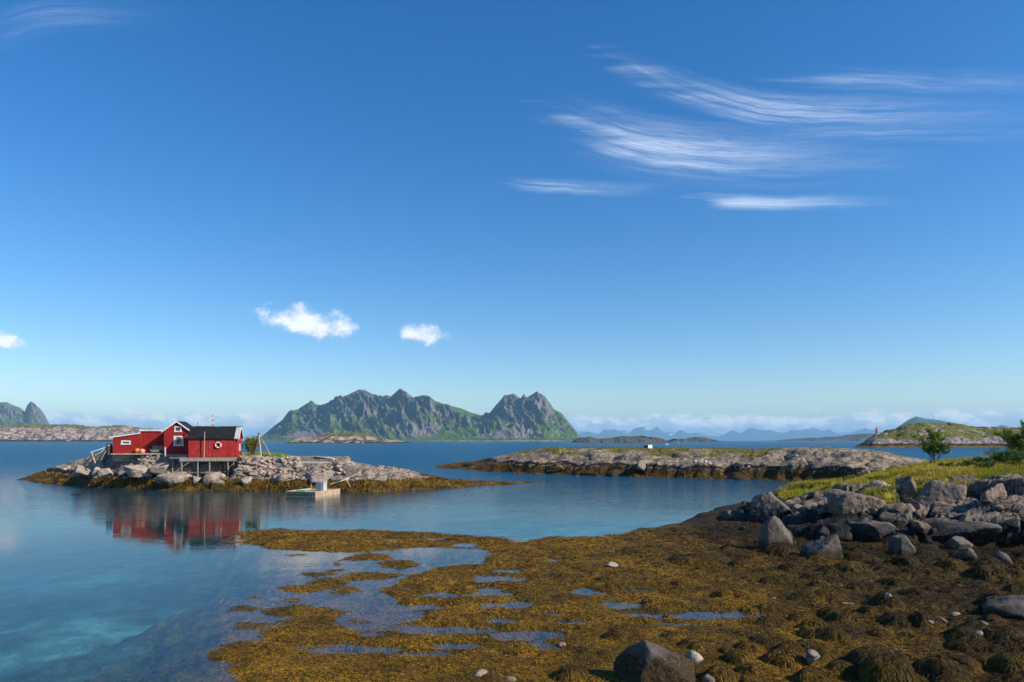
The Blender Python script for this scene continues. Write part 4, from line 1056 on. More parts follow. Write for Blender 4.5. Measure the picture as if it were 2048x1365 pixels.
# middle lean-to
MY = 1.75
board_wall(house, -3.25, 0, MY, -.2, lambda x: 2.86, M_RED)
board_wall(house, -6.55, -3.252, MY - .06, -.2, lambda x: 2.48 + (x + 3.25) * .155, M_RED)
MB().box(-3.25, -3.15, MY + .12, 6.4, -.2, 2.86).build('wall', M_RED, house)
MB().box(-6.55, -6.45, MY + .06, 6.0, -.2, 1.95).build('wall', M_RED, house)
MB().box(-6.5, 0, 6.4, 6.5, -.2, 2.0).build('wall', M_RED, house)
slab(MB(), (-3.35, MY - .12, 2.86), (.0, MY - .12, 2.86), (.0, 6.5, 2.5), (-3.35, 6.5, 2.5), .06).build('roof', M_FELT, house)
slab(MB(), (-6.72, MY - .16, 1.94), (-3.26, MY - .16, 2.48), (-3.26, 6.2, 2.48), (-6.72, 6.2, 1.94), .05).build('roof', M_FELT, house)
MB().box(-3.37, -.06, MY - .17, MY - .125, 2.80, 3.00).build('fascia', M_WHITE, house)
m = MB(); m.prism([(-6.76, 1.90), (-3.27, 2.445), (-3.27, 2.60), (-6.76, 2.055)], MY - .21, MY - .165); m.build('fascia', M_WHITE, house)
window(house, -5.0, MY - .06, 1.28, 1.14, .54, .17)

# ------------------------------------------------------------------ boat shed on posts
SZ = 4.03
shed = tag(empty('red_shed', (XA(377, 87.4), 87.4, SZ), RZ), 'worn red boat shed with black felt roof standing on timber posts', 'shed')
SW, SE, SA, SD = 5.85, 2.46, 3.86, 3.9
board_wall(shed, 0, SW, 0, 0, lambda x: SE, M_RED2, pitch=.15)
sg = lambda y: SE + (SA - SE) * (1 - abs(y - SD / 2) / (SD / 2))
board_wall(shed, SW, SW, .1, 0, sg, M_RED2, y1=SD, face='side', pitch=.16)
MB().box(0, SW, SD, SD + .1, 0, SE).build('wall', M_RED2, shed)
m = MB(); m.add([(0, .1, 0), (0, SD, 0), (0, SD, SE), (0, SD / 2, SA), (0, .1, SE), (.1, .1, 0), (.1, SD, 0), (.1, SD, SE), (.1, SD / 2, SA), (.1, .1, SE)], [(4, 3, 2, 1, 0), (5, 6, 7, 8, 9), (0, 1, 6, 5), (1, 2, 7, 6), (2, 3, 8, 7), (3, 4, 9, 8), (4, 0, 5, 9)])
m.build('wall', M_RED2, shed)
k = (SA - SE) / (SD / 2)
roof = slab(MB(), (-.12, -.22, SE - .22 * k + .05), (SW - .35, -.22, SE - .22 * k + .05), (SW - .35, SD / 2, SA + .05), (-.12, SD / 2, SA + .05), .07).build('roof', M_FELT, shed)
slab(MB(), (SW - .346, -.22, SE - .22 * k + .05), (SW + .2, -.22, SE - .22 * k + .05), (SW + .2, SD / 2, SA + .05), (SW - .346, SD / 2, SA + .05), .065).build('metal_edge', M_ZINC, roof)
slab(MB(), (-.12, SD / 2 + .004, SA + .05), (SW + .2, SD / 2 + .004, SA + .05), (SW + .2, SD + .25, SE - .25 * k + .05), (-.12, SD + .25, SE - .25 * k + .05), .07).build('roof', M_FELT, shed)
m = MB(); rd = random.Random(3)
xx = -.1
while xx < SW + .1:
    l_ = rd.uniform(.15, .4); m.box(xx, xx + l_, SD / 2 - rd.uniform(.1, .22), SD / 2 + .12, SA + .06, SA + .125 + rd.uniform(.02, .07)); xx += l_ + rd.uniform(0, .12)
m.build('moss_ridge', M_MOSS, roof)
for s in (0, 1):
    ye = -.26 if s == 0 else SD + .28; ze = SE - .24 * k + .13
    q = [(SW + .20, ye, ze), (SW + .20, SD / 2, SA + .15), (SW + .20, SD / 2, SA - .07), (SW + .20, ye, ze - .22)]
    m = MB(); m.add([Vector(p) for p in q] + [Vector(p) + Vector((.045, 0, 0)) for p in q], [(0, 1, 2, 3), (7, 6, 5, 4), (0, 4, 5, 1), (1, 5, 6, 2), (2, 6, 7, 3), (3, 7, 4, 0)])
    m.build('bargeboard', M_WHITE, shed)
window(shed, SD / 2 - .15, SW + .04 - .0, 1.25, .56, .86, .12, face='side')
m = MB().lathe([(.09, SA - .1), (.09, SA + .55), (.115, SA + .56), (.115, SA + .72), (.0, SA + .74)], 12, Matrix.Translation((.75, SD / 2 + .25, 0)))
m.build('chimney_pipe', M_ZINC, shed)
# plank deck with joists, beam and posts carries the shed
deck = tag(empty('plank_deck', (XA(377, 87.4), 87.4, SZ), RZ), 'grey timber deck on posts carrying the worn red shed', 'deck')
x = -2.2
while x < SW + .1:
    MB().box(x, x + .58, -.42, 3.6 if x > -.3 else .9, -.115, -.05).build('plank', M_TIMBER, deck); x += .592
for i in range(9):
    MB().box(i * .72 + .05, i * .72 + .17, -.40, 3.5, -.28, -.118).build('joist', M_TIMBER, deck)
MB().box(-.95, SW - .02, -.5, -.43, -.52, -.12).build('beam', M_TIMBER, deck)
def post(lx, ly, ztop, r=.085, name='post'):
    wx = deck.location.x + lx * math.cos(RZ) - ly * math.sin(RZ); wy = deck.location.y + lx * math.sin(RZ) + ly * math.cos(RZ)
    zb = min(hi_z(wx, wy), 3.2) - SZ - .25
    zb = min(zb, -1.9)
    MB().tube([(lx, ly, zb), (lx + .02, ly, (zb + ztop) / 2), (lx, ly, ztop)], [r * 1.1, r, r * .95], 8).build(name, M_TIMBER, deck, smooth=False)
for lx, ly, zt in [(-1.95, .25, -.13), (-.75, -.36, -.3), (.45, 1.2, -.3), (1.15, -.36, -.3), (2.55, -.36, -.3), (4.25, .6, -.3), (4.75, -.36, -.3), (5.45, -.36, -.3), (5.5, 2.2, -.3)]:
    post(lx, ly, zt)
MB().bar((.25, -.36, -.55), (-1.6, -.55, -1.95), .07).build('brace', M_TIMBER, deck)
MB().bar((5.4, .3, -.5), (4.6, -.2, -1.9), .07).build('brace', M_TIMBER, deck)
# tall pole leaning on the shed front, life ring on its wall
o = MB().tube([(0, 0, -.1), (.03, .0, 1.5), (.06, .02, 3.25)], [.055, .05, .045], 8).build('flag_pole', M_PALEWOOD)
c_, s_ = math.cos(RZ), math.sin(RZ)
def shed_pt(lx, ly, lz): return (shed.location.x + lx * c_ - ly * s_, shed.location.y + lx * s_ + ly * c_, SZ + lz)
o.location = shed_pt(1.92, -.36, .04); tag(o, 'slim pale wooden pole standing against the shed front', 'pole')
R_, r_ = .33, .085
me_v = []; me_f = []; nu, nv = 24, 10
for i in range(nu):
    for j in range(nv):
        a, p = 2 * math.pi * i / nu, 2 * math.pi * j / nv
        me_v.append(((R_ + r_ * math.cos(p)) * math.cos(a), r_ * math.sin(p), (R_ + r_ * math.cos(p)) * math.sin(a)))
        me_f.append((i * nv + j, i * nv + (j + 1) % nv, ((i + 1) % nu) * nv + (j + 1) % nv, ((i + 1) % nu) * nv + j))
ring = empty('life_ring', shed_pt(3.55, -.13, 1.55), RZ); tag(ring, 'white life ring with red bands hung on the red shed wall', 'life ring')
m = MB(); m.add(me_v, me_f); m.build('ring', M_WHITE, ring, smooth=True)
for q in range(4):
    m = MB(); a0 = math.pi / 4 + q * math.pi / 2
    m.tube([((R_) * math.cos(a0 + t), 0, R_ * math.sin(a0 + t)) for t in (-.16, -.05, .05, .16)], r_ + .006, 10); m.build('band', M_RED2, ring, smooth=True)

# ------------------------------------------------------------------ yard things beside the house
c2 = (XA(328, 90), 90.0)
def house_pt(lx, ly): return (c2[0] + lx * c_ - ly * s_, c2[1] + lx * s_ + ly * c_)
def gz(p): return hi_z(*p)
# level stone terrace under the house
ter = tag(empty('house_terrace', (c2[0], c2[1], HB), RZ), 'worn concrete sill and footing under the red house and annex', 'terrace')
MB().box(-6.7, .05, 2.0, 6.6, -1.2, -.16).build('footing', M_CONC, ter)
MB().box(.06, 3.3, -.12, 5.4, -1.6, -.30).build('footing', M_CONC, ter)
MB().box(-3.6, -.05, .3, 1.995, -.30, -.14).build('sill', M_CONC, ter)
MB().box(-6.6, -3.62, .9, 1.995, -.30, -.17).build('sill', M_CONC, ter)
MB().box(2.1, 3.1, -1.4, -.125, -1.3, -.42).build('step', M_CONC, ter)
TZ = HB - .16
p = house_pt(-3.55, 1.35); o = MB().lathe([(0.001, -.3), (.18, -.26), (.29, -.13), (.33, 0), (.29, .13), (.18, .26), (.001, .3)], 20).build('buoy', M_ORANGE, smooth=True)
o.location = (*p, TZ + .36); o.rotation_euler = (1.2, .3, 0); tag(o, 'round orange float leaning against the annex corner', 'buoy')
p = house_pt(-2.95, 1.2); o = MB().lathe([(0.001, -.33), (.2, -.27), (.34, -.1), (.36, .05), (.27, .24), (.08, .34), (.06, .42), (.001, .42)], 20).build('buoy', M_PINK, smooth=True)
o.location = (*p, TZ + .27); o.rotation_euler = (0, 1.3, .5); tag(o, 'faded pink net float lying in front of the middle wall', 'buoy')
p = house_pt(-.95, 1.35); cr = empty('fish_crate', (*p, TZ + .52), RZ); tag(cr, 'grey wooden fish crate on a stand in the shadow of the gable', 'crate')
for zz in (0, .17, .34):
    MB().box(-.62, .62, -.3, -.26, zz, zz + .155).build('slat', M_TIMBER, cr); MB().box(-.62, .62, .26, .3, zz, zz + .155).build('slat', M_TIMBER, cr)
for xx in (-.66, .62): MB().box(xx, xx + .04, -.3, .3, 0, .5).build('end_board', M_TIMBER, cr)
MB().box(-.6, .6, -.25, .25, .01, .04).build('bottom', M_TIMBER, cr)
for xx in (-.5, .5):
    for yy in (-.22, .22): MB().box(xx - .035, xx + .035, yy - .035, yy + .035, -.54, -.002).build('leg', M_TIMBER, cr)
p = house_pt(-.9, .75); wbx = empty('wheelbarrow', (*p, TZ), RZ); tag(wbx, 'old grey wheelbarrow with a pale handle beside the fish crate', 'wheelbarrow')
m = MB(); m.add([(-.75, -.25, .22), (.25, -.25, .22), (.4, -.32, .5), (-.95, -.32, .5), (-.75, .25, .22), (.25, .25, .22), (.4, .32, .5), (-.95, .32, .5)], [(0, 1, 2, 3), (5, 4, 7, 6), (1, 5, 6, 2), (4, 0, 3, 7), (4, 5, 1, 0)])
m.build('tray', M_TIMBER, wbx)
for s in (-1, 1): MB().bar((-.7, s * .2, .2), (.95, s * .3, .62), .05).build('handle', M_PALEWOOD, wbx)
MB().tube([(-.95, -.05, .17), (-.95, .05, .17)], .17, 14).build('wheel', M_DARKWOOD, wbx)
for s in (-1, 1): MB().bar((.1, s * .22, .22), (.2, s * .24, 0), .04).build('leg', M_TIMBER, wbx)
p = (XA(330.5, 88.6), 88.6); o = MB().box(-.05, .05, -.05, .05, -.6, .62).add([(-.05, -.05, .621), (.05, -.05, .621), (.05, .05, .621), (-.05, .05, .621), (0, 0, .7)], [(0, 1, 4), (1, 2, 4), (2, 3, 4), (3, 0, 4)]).build('marker_post', M_WHITE)
o.location = (*p, ZA(905.5, 88.6)); tag(o, 'short white marker post at the corner of the gable house', 'post')
# oil drum and broken loading stage at the left end
p = (XA(218.5, 90.5), 90.5); dzv = ZA(903, 90.5); dr = empty('oil_drum', (*p, dzv)); tag(dr, 'rusty dark oil drum standing left of the annex', 'barrel')
MB().lathe([(.001, -.5), (.36, -.5), (.36, .2), (.385, .22), (.36, .24), (.36, .55), (.385, .57), (.36, .59), (.36, .98), (.375, 1.0), (.34, 1.0), (.33, .96), (.001, .96)], 20).build('drum_body', M_RUST, dr)
MB().lathe([(.372, .70), (.372, .84)], 20).build('pale_band', M_ZINC, dr)
stg = tag(empty('loading_stage', (XA(195, 90), 90.0, ZA(925, 90))), 'broken grey loading stage with a white pipe rail on the left rock', 'stage')
def sp(px, py, Y): return Vector((XA(px, Y), Y, ZA(py, Y))) - stg.location
MB().tube([sp(181, 905, 89.4), sp(196, 900.5, 89.6), sp(210, 895.5, 90)], .05, 8).build('rail', M_WHITE, stg)
MB().tube([sp(190, 911, 89.2), sp(201, 906, 89.4), sp(209, 899, 89.8)], .03, 6).build('rail', M_WHITE, stg)
MB().bar(sp(183, 905, 89.4), sp(190.5, 927, 89.2), .2, .07).build('leg', M_TIMBER, stg)
MB().bar(sp(211, 902, 90.2), sp(201, 921, 89.6), .24, .07).build('leg', M_TIMBER, stg)
m = MB(); a, b2, c3, d_ = sp(186, 909, 89.3), sp(207, 904, 90.0), sp(203, 920, 90.2), sp(191, 922, 89.6)
m.add([a, b2, c3, d_] + [q + Vector((0, .1, 0)) for q in (a, b2, c3, d_)], [(0, 1, 2, 3), (7, 6, 5, 4), (0, 4, 5, 1), (1, 5, 6, 2), (2, 6, 7, 3), (3, 7, 4, 0)]); m.build('side_board', M_DARKWOOD, stg)
# tripod of poles
tp = tag(empty('pole_tripod', (XA(520, 91), 91.0, 4.0)), 'tripod of three weathered poles beside the stone bank', 'tripod')
ap = Vector((XA(517.5, 91), 91.0, ZA(868, 91))) - tp.location
for (px, Y, py), mt in (((501, 92.2, 914), M_DARKWOOD), ((523, 88.8, 922), M_PALEWOOD), ((544, 92.4, 918), M_TIMBER)):
    f_ = Vector((XA(px, Y), Y, ZA(py, Y))) - tp.location
    MB().tube([f_, (f_ + ap) / 2 + Vector((.02, 0, 0)), ap + (ap - f_) * .03], [.10, .085, .065], 8).build('leg', mt, tp)
f_ = Vector((XA(506, 91.6), 91.6, ZA(914, 91.6))) - tp.location
MB().tube([f_, ap * .55 + f_ * .45 + Vector((.05, 0, 0)), ap - Vector((.1, 0, .3))], [.12, .17, .06], 8).build('hanging_net', M_DARKWOOD, tp)
MB().lathe([(.13, -.12), (.15, 0), (.13, .1)], 10, Matrix.Translation(ap)).build('lashing', M_DARKWOOD, tp)
p = (XA(481, 88.6), 88.6); bk = MB().lathe([(.001, -.3), (.17, -.3), (.21, .28), (.23, .29), (.22, .32), (.19, .31), (.16, -.2), (.001, -.2)], 14).build('bucket', M_YELLOW); bk.location = (*p, ZA(917, 88.6)); tag(bk, 'yellow bucket by the corner of the shed deck', 'bucket')
boulder('boulder', 'pink boulder beside the yellow bucket', 'boulder', (482, 496, 911, 921), 88.8, 651, M_BOULDER_PINK, sub=3)

# ------------------------------------------------------------------ quay
qy = tag(empty('stone_quay', (XA(650, 92), 92.0, 3.0)), 'stone quay with a flagged floor and low parapet right of the tripod', 'quay')
def qp(px, Y, z): return Vector((XA(px, Y), Y, z)) - qy.location
def prismq(pts, zb):
    m = MB(); lo = [Vector((p.x, p.y, zb - qy.location.z)) for p in pts]
    n = len(pts); m.add(lo + list(pts), [tuple(range(n - 1, -1, -1)), tuple(range(n, 2 * n))] + [(i, (i + 1) % n, (i + 1) % n + n, i + n) for i in range(n)])
    return m
prismq([qp(604, 88.6, 3.30), qp(676, 88.0, 3.25), qp(690, 96.6, 3.42), qp(604, 97.0, 3.48)], .6).build('floor_slab', M_CONC, qy)
rd = random.Random(8)
def course(a, b_, n, h_, th, nm='block'):
    for i in range(n):
        t0, t1 = (i + .03) / n, (i + .97) / n
        p0 = a.lerp(b_, t0); p1 = a.lerp(b_, t1); d = (b_ - a).normalized(); nn = Vector((-d.y, d.x, 0)) * (th / 2 + rd.uniform(-.04, .05)); up = Vector((0, 0, h_ * rd.uniform(.88, 1.06)))
        q = [p0 - nn, p1 - nn, p1 + nn, p0 + nn]
        m = MB(); m.add(q + [v + up for v in q], [(3, 2, 1, 0), (4, 5, 6, 7), (0, 1, 5, 4), (1, 2, 6, 5), (2, 3, 7, 6), (3, 0, 4, 7)])
        m.build(nm, M_STONE_PALE if i % 3 else M_BOULDER_PINK, qy)
course(qp(600, 97.3, 3.38), qp(697, 97.3, 3.34), 12, .56, .5)
course(qp(697, 97.0, 2.9), qp(690, 87.8, 2.55), 9, .85, .6)
course(qp(604, 88.3, 2.55), qp(676, 87.7, 2.5), 10, .62, .5)
course(qp(604, 87.9, 1.95), qp(690, 87.3, 1.9), 10, .6, .55)
course(qp(606, 92.6, 3.40), qp(668, 92.0, 3.36), 7, .28, .5)
# wrecked rowing boat on the quay
bt = tag(empty('wrecked_rowboat', (XA(650, 93.6), 93.6, 3.52), math.radians(-14)), 'wrecked rowing boat with bare ribs lying on the quay', 'boat')
bt.rotation_euler = (math.radians(-24), math.radians(4), math.radians(-10))
L_ = 3.3; secs = []
for i in range(13):
    t = i / 12; wd = .62 * math.sin(math.pi * min(1, .10 + t * .95)) ** .55 * (1 if t < .9 else .7); sh = .10 * (2 * t - 1) ** 2
    secs.append([((t - .5) * L_, wd * math.sin(a) , -.42 * math.cos(a) ** 1.0 + .42 * .25 + sh + (.05 if abs(a) > 1.3 else 0)) for a in np.linspace(-1.45, 1.45, 11)])
m = MB(); nn = 11
m.add([p for s_2 in secs for p in s_2], [(i * nn + j, i * nn + j + 1, (i + 1) * nn + j + 1, (i + 1) * nn + j) for i in range(12) for j in range(nn - 1)])
hull = m.build('hull', M_DARKWOOD, bt)
md = hull.modifiers.new('thickness', 'SOLIDIFY'); md.thickness = .03
for sgn in (0, nn - 1):
    MB().tube([Vector(s_2[sgn]) + Vector((0, 0, .02)) for s_2 in secs], .05, 6).build('gunwale', M_WHITE if sgn == 0 else M_TIMBER, bt)
for i in (3, 5, 7, 9):
    MB().tube([Vector(p) * .96 + Vector((0, 0, .03)) for p in secs[i]] , .035, 5).build('rib', M_PALEWOOD, bt)
    MB().bar(Vector(secs[i][-1]), Vector(secs[i][-1]) + Vector((.05, .05, .42)), .05).build('rib', M_PALEWOOD, bt)
MB().bar(Vector(secs[2][-1]) + Vector((0, .05, .42)), Vector(secs[9][-1]) + Vector((0, .05, .40)), .05).build('rail', M_TIMBER, bt)
MB().bar(Vector(secs[12][5]), Vector(secs[12][5]) + Vector((.05, 0, .85)), .10).build('stem_post', M_TIMBER, bt)
# mooring rope over the rock
def rope(name, label, pix, yl, r, m_=M_ROPE):
    pts = []
    for (a, b_) in zip(pix[:-1], pix[1:]):
        for t in np.linspace(0, 1, 8, endpoint=False):
            px, py = a[0] + (b_[0] - a[0]) * t, a[1] + (b_[1] - a[1]) * t
            x, y, z = hit(px, py, hz_, *yl); pts.append(Vector((x, y, z + r + .05)))
    pts = [pts[0]] + [(pts[i - 1] + pts[i] + pts[i + 1]) / 3 + Vector((0, -.05, .08)) for i in range(1, len(pts) - 1)] + [pts[-1]]
    o0 = pts[len(pts) // 2].copy(); o = MB().tube([p - o0 for p in pts], r, 6).build(name, m_); o.location = o0
    return tag(o, label, 'rope')
rope('mooring_rope', 'pale mooring rope running down the pink rock to the water', [(722, 950), (700, 960), (680, 967), (656, 974)], (82, 96), .055)
rope('mooring_rope', 'short frayed rope end hanging over the kelp below the quay', [(692, 963), (697, 970), (701, 978)], (82, 96), .045)

# ------------------------------------------------------------------ floating fish pen
fx0, fy0 = G(571, 994); fx1, fy1 = G(628, 996)
ang = math.atan2(fy1 - fy0, fx1 - fx0) + .07; FW = math.hypot(fx1 - fx0, fy1 - fy0); FD = 5.0
pen = tag(empty('floating_pen', (fx0, fy0, 0), ang), 'pale slatted wooden fish pen floating beside the house island', 'fish pen')
pen.rotation_euler.z = ang
PH = .62
n = 14
for i in range(n):
    xx = i * (FW - .11) / (n - 1)
    MB().box(xx, xx + .11, -.03, .03, -.3, PH - .1).build('slat', M_PALEWOOD, pen)
for i in range(18):
    yy = .06 + i * (FD - .2) / 17
    MB().box(FW - .05, FW + .0, yy, yy + .235, -.3, PH - .1).build('side_slat', M_PALEWOOD, pen)
for zz in (.02, .34): MB().box(0, FW, .032, .08, zz, zz + .09).build('rail', M_PALEWOOD, pen)
MB().box(-.03, FW + .03, -.06, .12, PH - .098, PH).build('top_board', M_PALEWOOD, pen)
MB().box(-.03, FW + .03, FD - .1, FD + .1, PH - .098, PH).build('top_board', M_PALEWOOD, pen)
for xx in (-.03, FW - .13): MB().box(xx, xx + .16, .122, FD - .102, PH - .096, PH + .002).build('top_board', M_PALEWOOD, pen)
MB().box(.0, .04, .1, FD, -.3, PH - .1).build('side_panel', M_PALEWOOD, pen)
MB().box(.1, FW - .1, FD, FD + .04, -.3, PH - .1).build('back_panel', M_PALEWOOD, pen)
MB().box(.13, FW - .13, .125, FD - .11, PH - .16, PH - .10).build('lid', M_PALEWOOD, pen)
MB().box(.05, .17, FD - .3, FD - .18, PH, PH + .5).build('corner_post', M_TIMBER, pen)
# net heap and grey crate on the pen
def on_pen(lx, ly, lz): return (fx0 + lx * math.cos(ang) - ly * math.sin(ang), fy0 + lx * math.sin(ang) + ly * math.cos(ang), lz)
P_, F_ = rock_shape(77, sub=3, planes=20, rough=.12)
P_[:, 2] = np.abs(P_[:, 2])
o = link('fishing_net', np_mesh('fishing_net', P_ * np.array([.75, .8, .18]), tris=F_, smooth=True), M_GREEN); o.location = on_pen(1.15, 1.6, PH - .10); tag(o, 'heap of green fishing net on the floating pen', 'net')
cr = tag(empty('grey_crate', on_pen(FW - .95, 2.9, PH - .1), ang), 'tall grey crate standing on the floating pen', 'crate')
MB().box(-.6, .35, -.4, .4, 0, .95).build('crate_body', M_ZINC, cr); MB().box(-.63, .38, -.43, .43, .952, 1.02).build('lid', M_ZINC, cr)
for xx in (.12, .42): MB().box(xx, xx + .05, -.46, -.41, .0, 1.0).build('upright', M_WHITE, cr)
MB().bar((-.45, .1, 1.02), (-.45, .1, 1.45), .05).build('upright', M_TIMBER, cr)

# ------------------------------------------------------------------ far small things
# whitewashed box and dry stalk on the rock islet
x, y = XA(1296, 133), 133.0; z = mi_z(x, y)
z = max(z, ZA(899, 133)); bxo = tag(empty('white_box', (x, y, z - .1), math.radians(38)), 'small whitewashed box shed on the crest of the rock islet', 'box')
MB().box(-.6, .6, -.55, .55, -.4, .95).build('box_body', M_WHITE, bxo); slab(MB(), (-.66, -.62, .95), (.66, -.62, .952), (.66, .62, .75), (-.66, .62, .75), .06).build('lid', M_ZINC, bxo)
MB().box(-.608, -.602, -.5, .5, -.3, .9).build('dark_side', M_DARKWOOD, bxo)
x, y = XA(1357, 131), 131.0; z = mi_z(x, y)
dst = tag(empty('dry_stalk', (x, y, z)), 'dry pale plant stalk standing on the rock islet', 'plant')
hh = max(1.2, ZA(878, 131) - z); rd = random.Random(4)
MB().tube([(0, 0, -.2), (.05, 0, hh * .5), (-.03, 0, hh)], [.05, .04, .02], 6).build('stem', M_PALEWOOD, dst)
for i in range(14):
    zz = hh * rd.uniform(.3, .97); a = rd.uniform(0, 6.3); l_ = rd.uniform(.15, .4)
    MB().bar((0, 0, zz), (l_ * math.cos(a), l_ * math.sin(a), zz + rd.uniform(.1, .3)), .03).build('twig', M_PALEWOOD, dst)
for px, py in ((1412, 927), (1419, 929), (1392, 925), (1593, 914)):
    Y = 121.0
    xx, yy, zz = hit(px, py, mz_, 100, 160)
    P_, F_ = rock_shape(px, sub=2); o = link('pale_stone', np_mesh('pale_stone', P_ * .22, tris=F_), M_WHITE); o.location = (xx, yy, zz + .15); tag(o, 'small bird-whitened stone on the rock islet', 'stone', 'whitened stones on the rock islet')
# lighthouse
_ys = np.linspace(562, 640, 80); _zs = li_fields((1754 - CX) / F * _ys, _ys)[0]
_k = int(np.argmin(HZ - (_zs - CH) / _ys * F)); LY = float(_ys[_k]); lx = XA(1754, LY); lz = float(_zs[_k]) - .2
lh = tag(empty('lighthouse', (lx, LY, lz)), 'little white lighthouse with a red lantern on the grassy island point', 'lighthouse')
M_LRED = simple_mat('lantern_red', (0.55, 0.06, 0.04), .5)
MB().box(-2.2, 2.2, -2.2, 2.2, -1.5, .15).build('plinth', M_CONC, lh)
m = MB(); m.lathe([(1.75, .15), (1.45, 3.0), (1.45, 3.05)], 6); m.build('tower', M_WHITE, lh)
MB().lathe([(2.0, 3.05), (2.0, 3.25), (.0, 3.25)], 12).build('gallery', M_LRED, lh)
MB().lathe([(1.15, 3.25), (1.15, 4.55)], 10).build('lantern', M_WHITE, lh)
MB().lathe([(1.5, 4.55), (1.2, 4.75), (.35, 5.7), (.3, 6.1), (.0, 6.15)], 12).build('roof', M_LRED, lh)
for a in range(6):
    MB().bar((1.9 * math.cos(a * 1.047), 1.9 * math.sin(a * 1.047), 3.25), (1.9 * math.cos(a * 1.047), 1.9 * math.sin(a * 1.047), 4.1), .12).build('rail_post', M_LRED, lh)
MB().box(-.4, .4, -1.72, -1.42, .15, 1.7).build('door', M_TIMBER, lh)
window(lh, .0, -1.58, 2.4, .8, .7, .16)
# radio masts
def mast(name, label, px, y0, y1, Y, wd):
    zt, zb = ZA(y0, Y), ZA(y1, Y); r = tag(empty(name, (XA(px, Y), Y, zb)), label, 'mast'); H_ = zt - zb; n = 9
    for i in range(n):
        m = MB(); a, c = H_ * i / n, H_ * (i + 1) / n
        wv = lambda z_: wd * (1 - .75 * z_ / H_)
        for sx, sy in ((-1, -1), (1, -1), (1, 1), (-1, 1)):
            m.bar((sx * wv(a), sy * wv(a), a), (sx * wv(c), sy * wv(c), c), wd * .28)
        for sg2 in (-1, 1):
            m.bar((-wv(a), sg2 * wv(a), a), (wv(c), sg2 * wv(c), c), wd * .2); m.bar((wv(a), sg2 * wv(a), a), (-wv(c), sg2 * wv(c), c), wd * .2)
        m.build('mast_section', M_LRED if i % 2 else M_WHITE, r)
    MB().bar((0, 0, H_), (0, 0, H_ * 1.06), wd * .3).build('antenna', M_WHITE, r)
mast('radio_mast', 'tall red and white lattice mast behind the red shed', 425.5, 824, 868, 2800.0, 2.6)
mast('hill_mast', 'thin mast on the shoulder of the dark blue hill', 1866, 829, 842, 9400.0, 3.0)
# small white boat under way
bY = 930.0; bo = tag(empty('motorboat', (XA(1333, bY), bY, 0), .2), 'tiny white motorboat out on the open fjord', 'boat')
m = MB(); m.add([(-2.2, -.8, -.2), (1.2, -.8, -.2), (2.6, 0, -.1), (1.2, .8, -.2), (-2.2, .8, -.2), (-2.3, -.95, .75), (1.3, -.95, .8), (3.1, 0, 1.1), (1.3, .95, .8), (-2.3, .95, .75)],
      [(4, 3, 2, 1, 0), (5, 6, 7, 8, 9), (0, 1, 6, 5), (1, 2, 7, 6), (2, 3, 8, 7), (3, 4, 9, 8), (4, 0, 5, 9)]); m.build('hull', M_WHITE, bo)
MB().box(-.6, .9, -.6, .6, .8, 1.7).build('cabin', M_WHITE, bo)

# ------------------------------------------------------------------ plants and seaweed
def col_mat(name, rough=.7, spec=.25, trans=0.0):
    m, b = mat(name); c, a = b.attr('Col')
    s = b.pbsdf(c, rough, spec)
    if trans:
        t = b.new('ShaderNodeBsdfTranslucent'); b.link(c, t.inputs[0]); x = b.new('ShaderNodeMixShader'); x.inputs[0].default_value = trans
        b.link(s, x.inputs[1]); b.link(t.outputs[0], x.inputs[2]); s = x.outputs[0]
    b.out(s)
    return m
M_BLADE = col_mat('grass_blades', .6, .2, .3)
M_WEED = col_mat('seaweed_strands', .65, .12)
M_LEAF = col_mat('leaves', .55, .3, .3)
M_BARK = simple_mat('bark', (0.10, 0.085, 0.07), .9, .4, 8)
M_DEADWOOD = simple_mat('dead_wood', (0.42, 0.40, 0.37), .9, .3, 8)
rg = np.random.default_rng(11)

def strands(name, P, D, L, Wd, C, mat_, zfun=None, nseg=2, droop=0.0, lift=0.0):
    """ribbons: P roots, D unit directions, L lengths, Wd widths, C colours"""
    n = len(P); side = np.cross(D, np.array([0, 0, 1.0])); sn = np.linalg.norm(side, axis=1)
    bad = sn < 1e-3; side[bad] = np.array([1.0, 0, 0]); sn[bad] = 1
    side = side / sn[:, None]
    a = rg.uniform(-1, 1, n)[:, None]
    side = side + np.array([0, 0, 1.0]) * a * .5
    V = np.zeros((n, nseg * 2 + 1, 3)); CC = np.zeros((n, nseg * 2 + 1, 4)); CC[..., 3] = 1
    for k in range(nseg):
        t = k / nseg
        q = P + D * (L * t)[:, None]; q[:, 2] -= droop * (L * t * t); q[:, 2] += lift
        wv = (Wd * (1 - .5 * t) / 2)[:, None]
        V[:, 2 * k] = q - side * wv; V[:, 2 * k + 1] = q + side * wv
        CC[:, 2 * k, :3] = CC[:, 2 * k + 1, :3] = C * (.8 + .2 * t)
    q = P + D * L[:, None]; q[:, 2] -= droop * L; V[:, -1] = q; CC[:, -1, :3] = C
    m = nseg * 2 + 1; base = (np.arange(n) * m)[:, None]
    qd = [base + np.array([[2 * k, 2 * k + 1, 2 * k + 3, 2 * k + 2]]) for k in range(nseg - 1)]
    tr = base + np.array([[2 * nseg - 2, 2 * nseg - 1, 2 * nseg]])
    me = np_mesh(name, V.reshape(-1, 3), quads=np.concatenate(qd) if qd else None, tris=tr, cols=CC.reshape(-1, 4))
    return link(name, me, mat_)

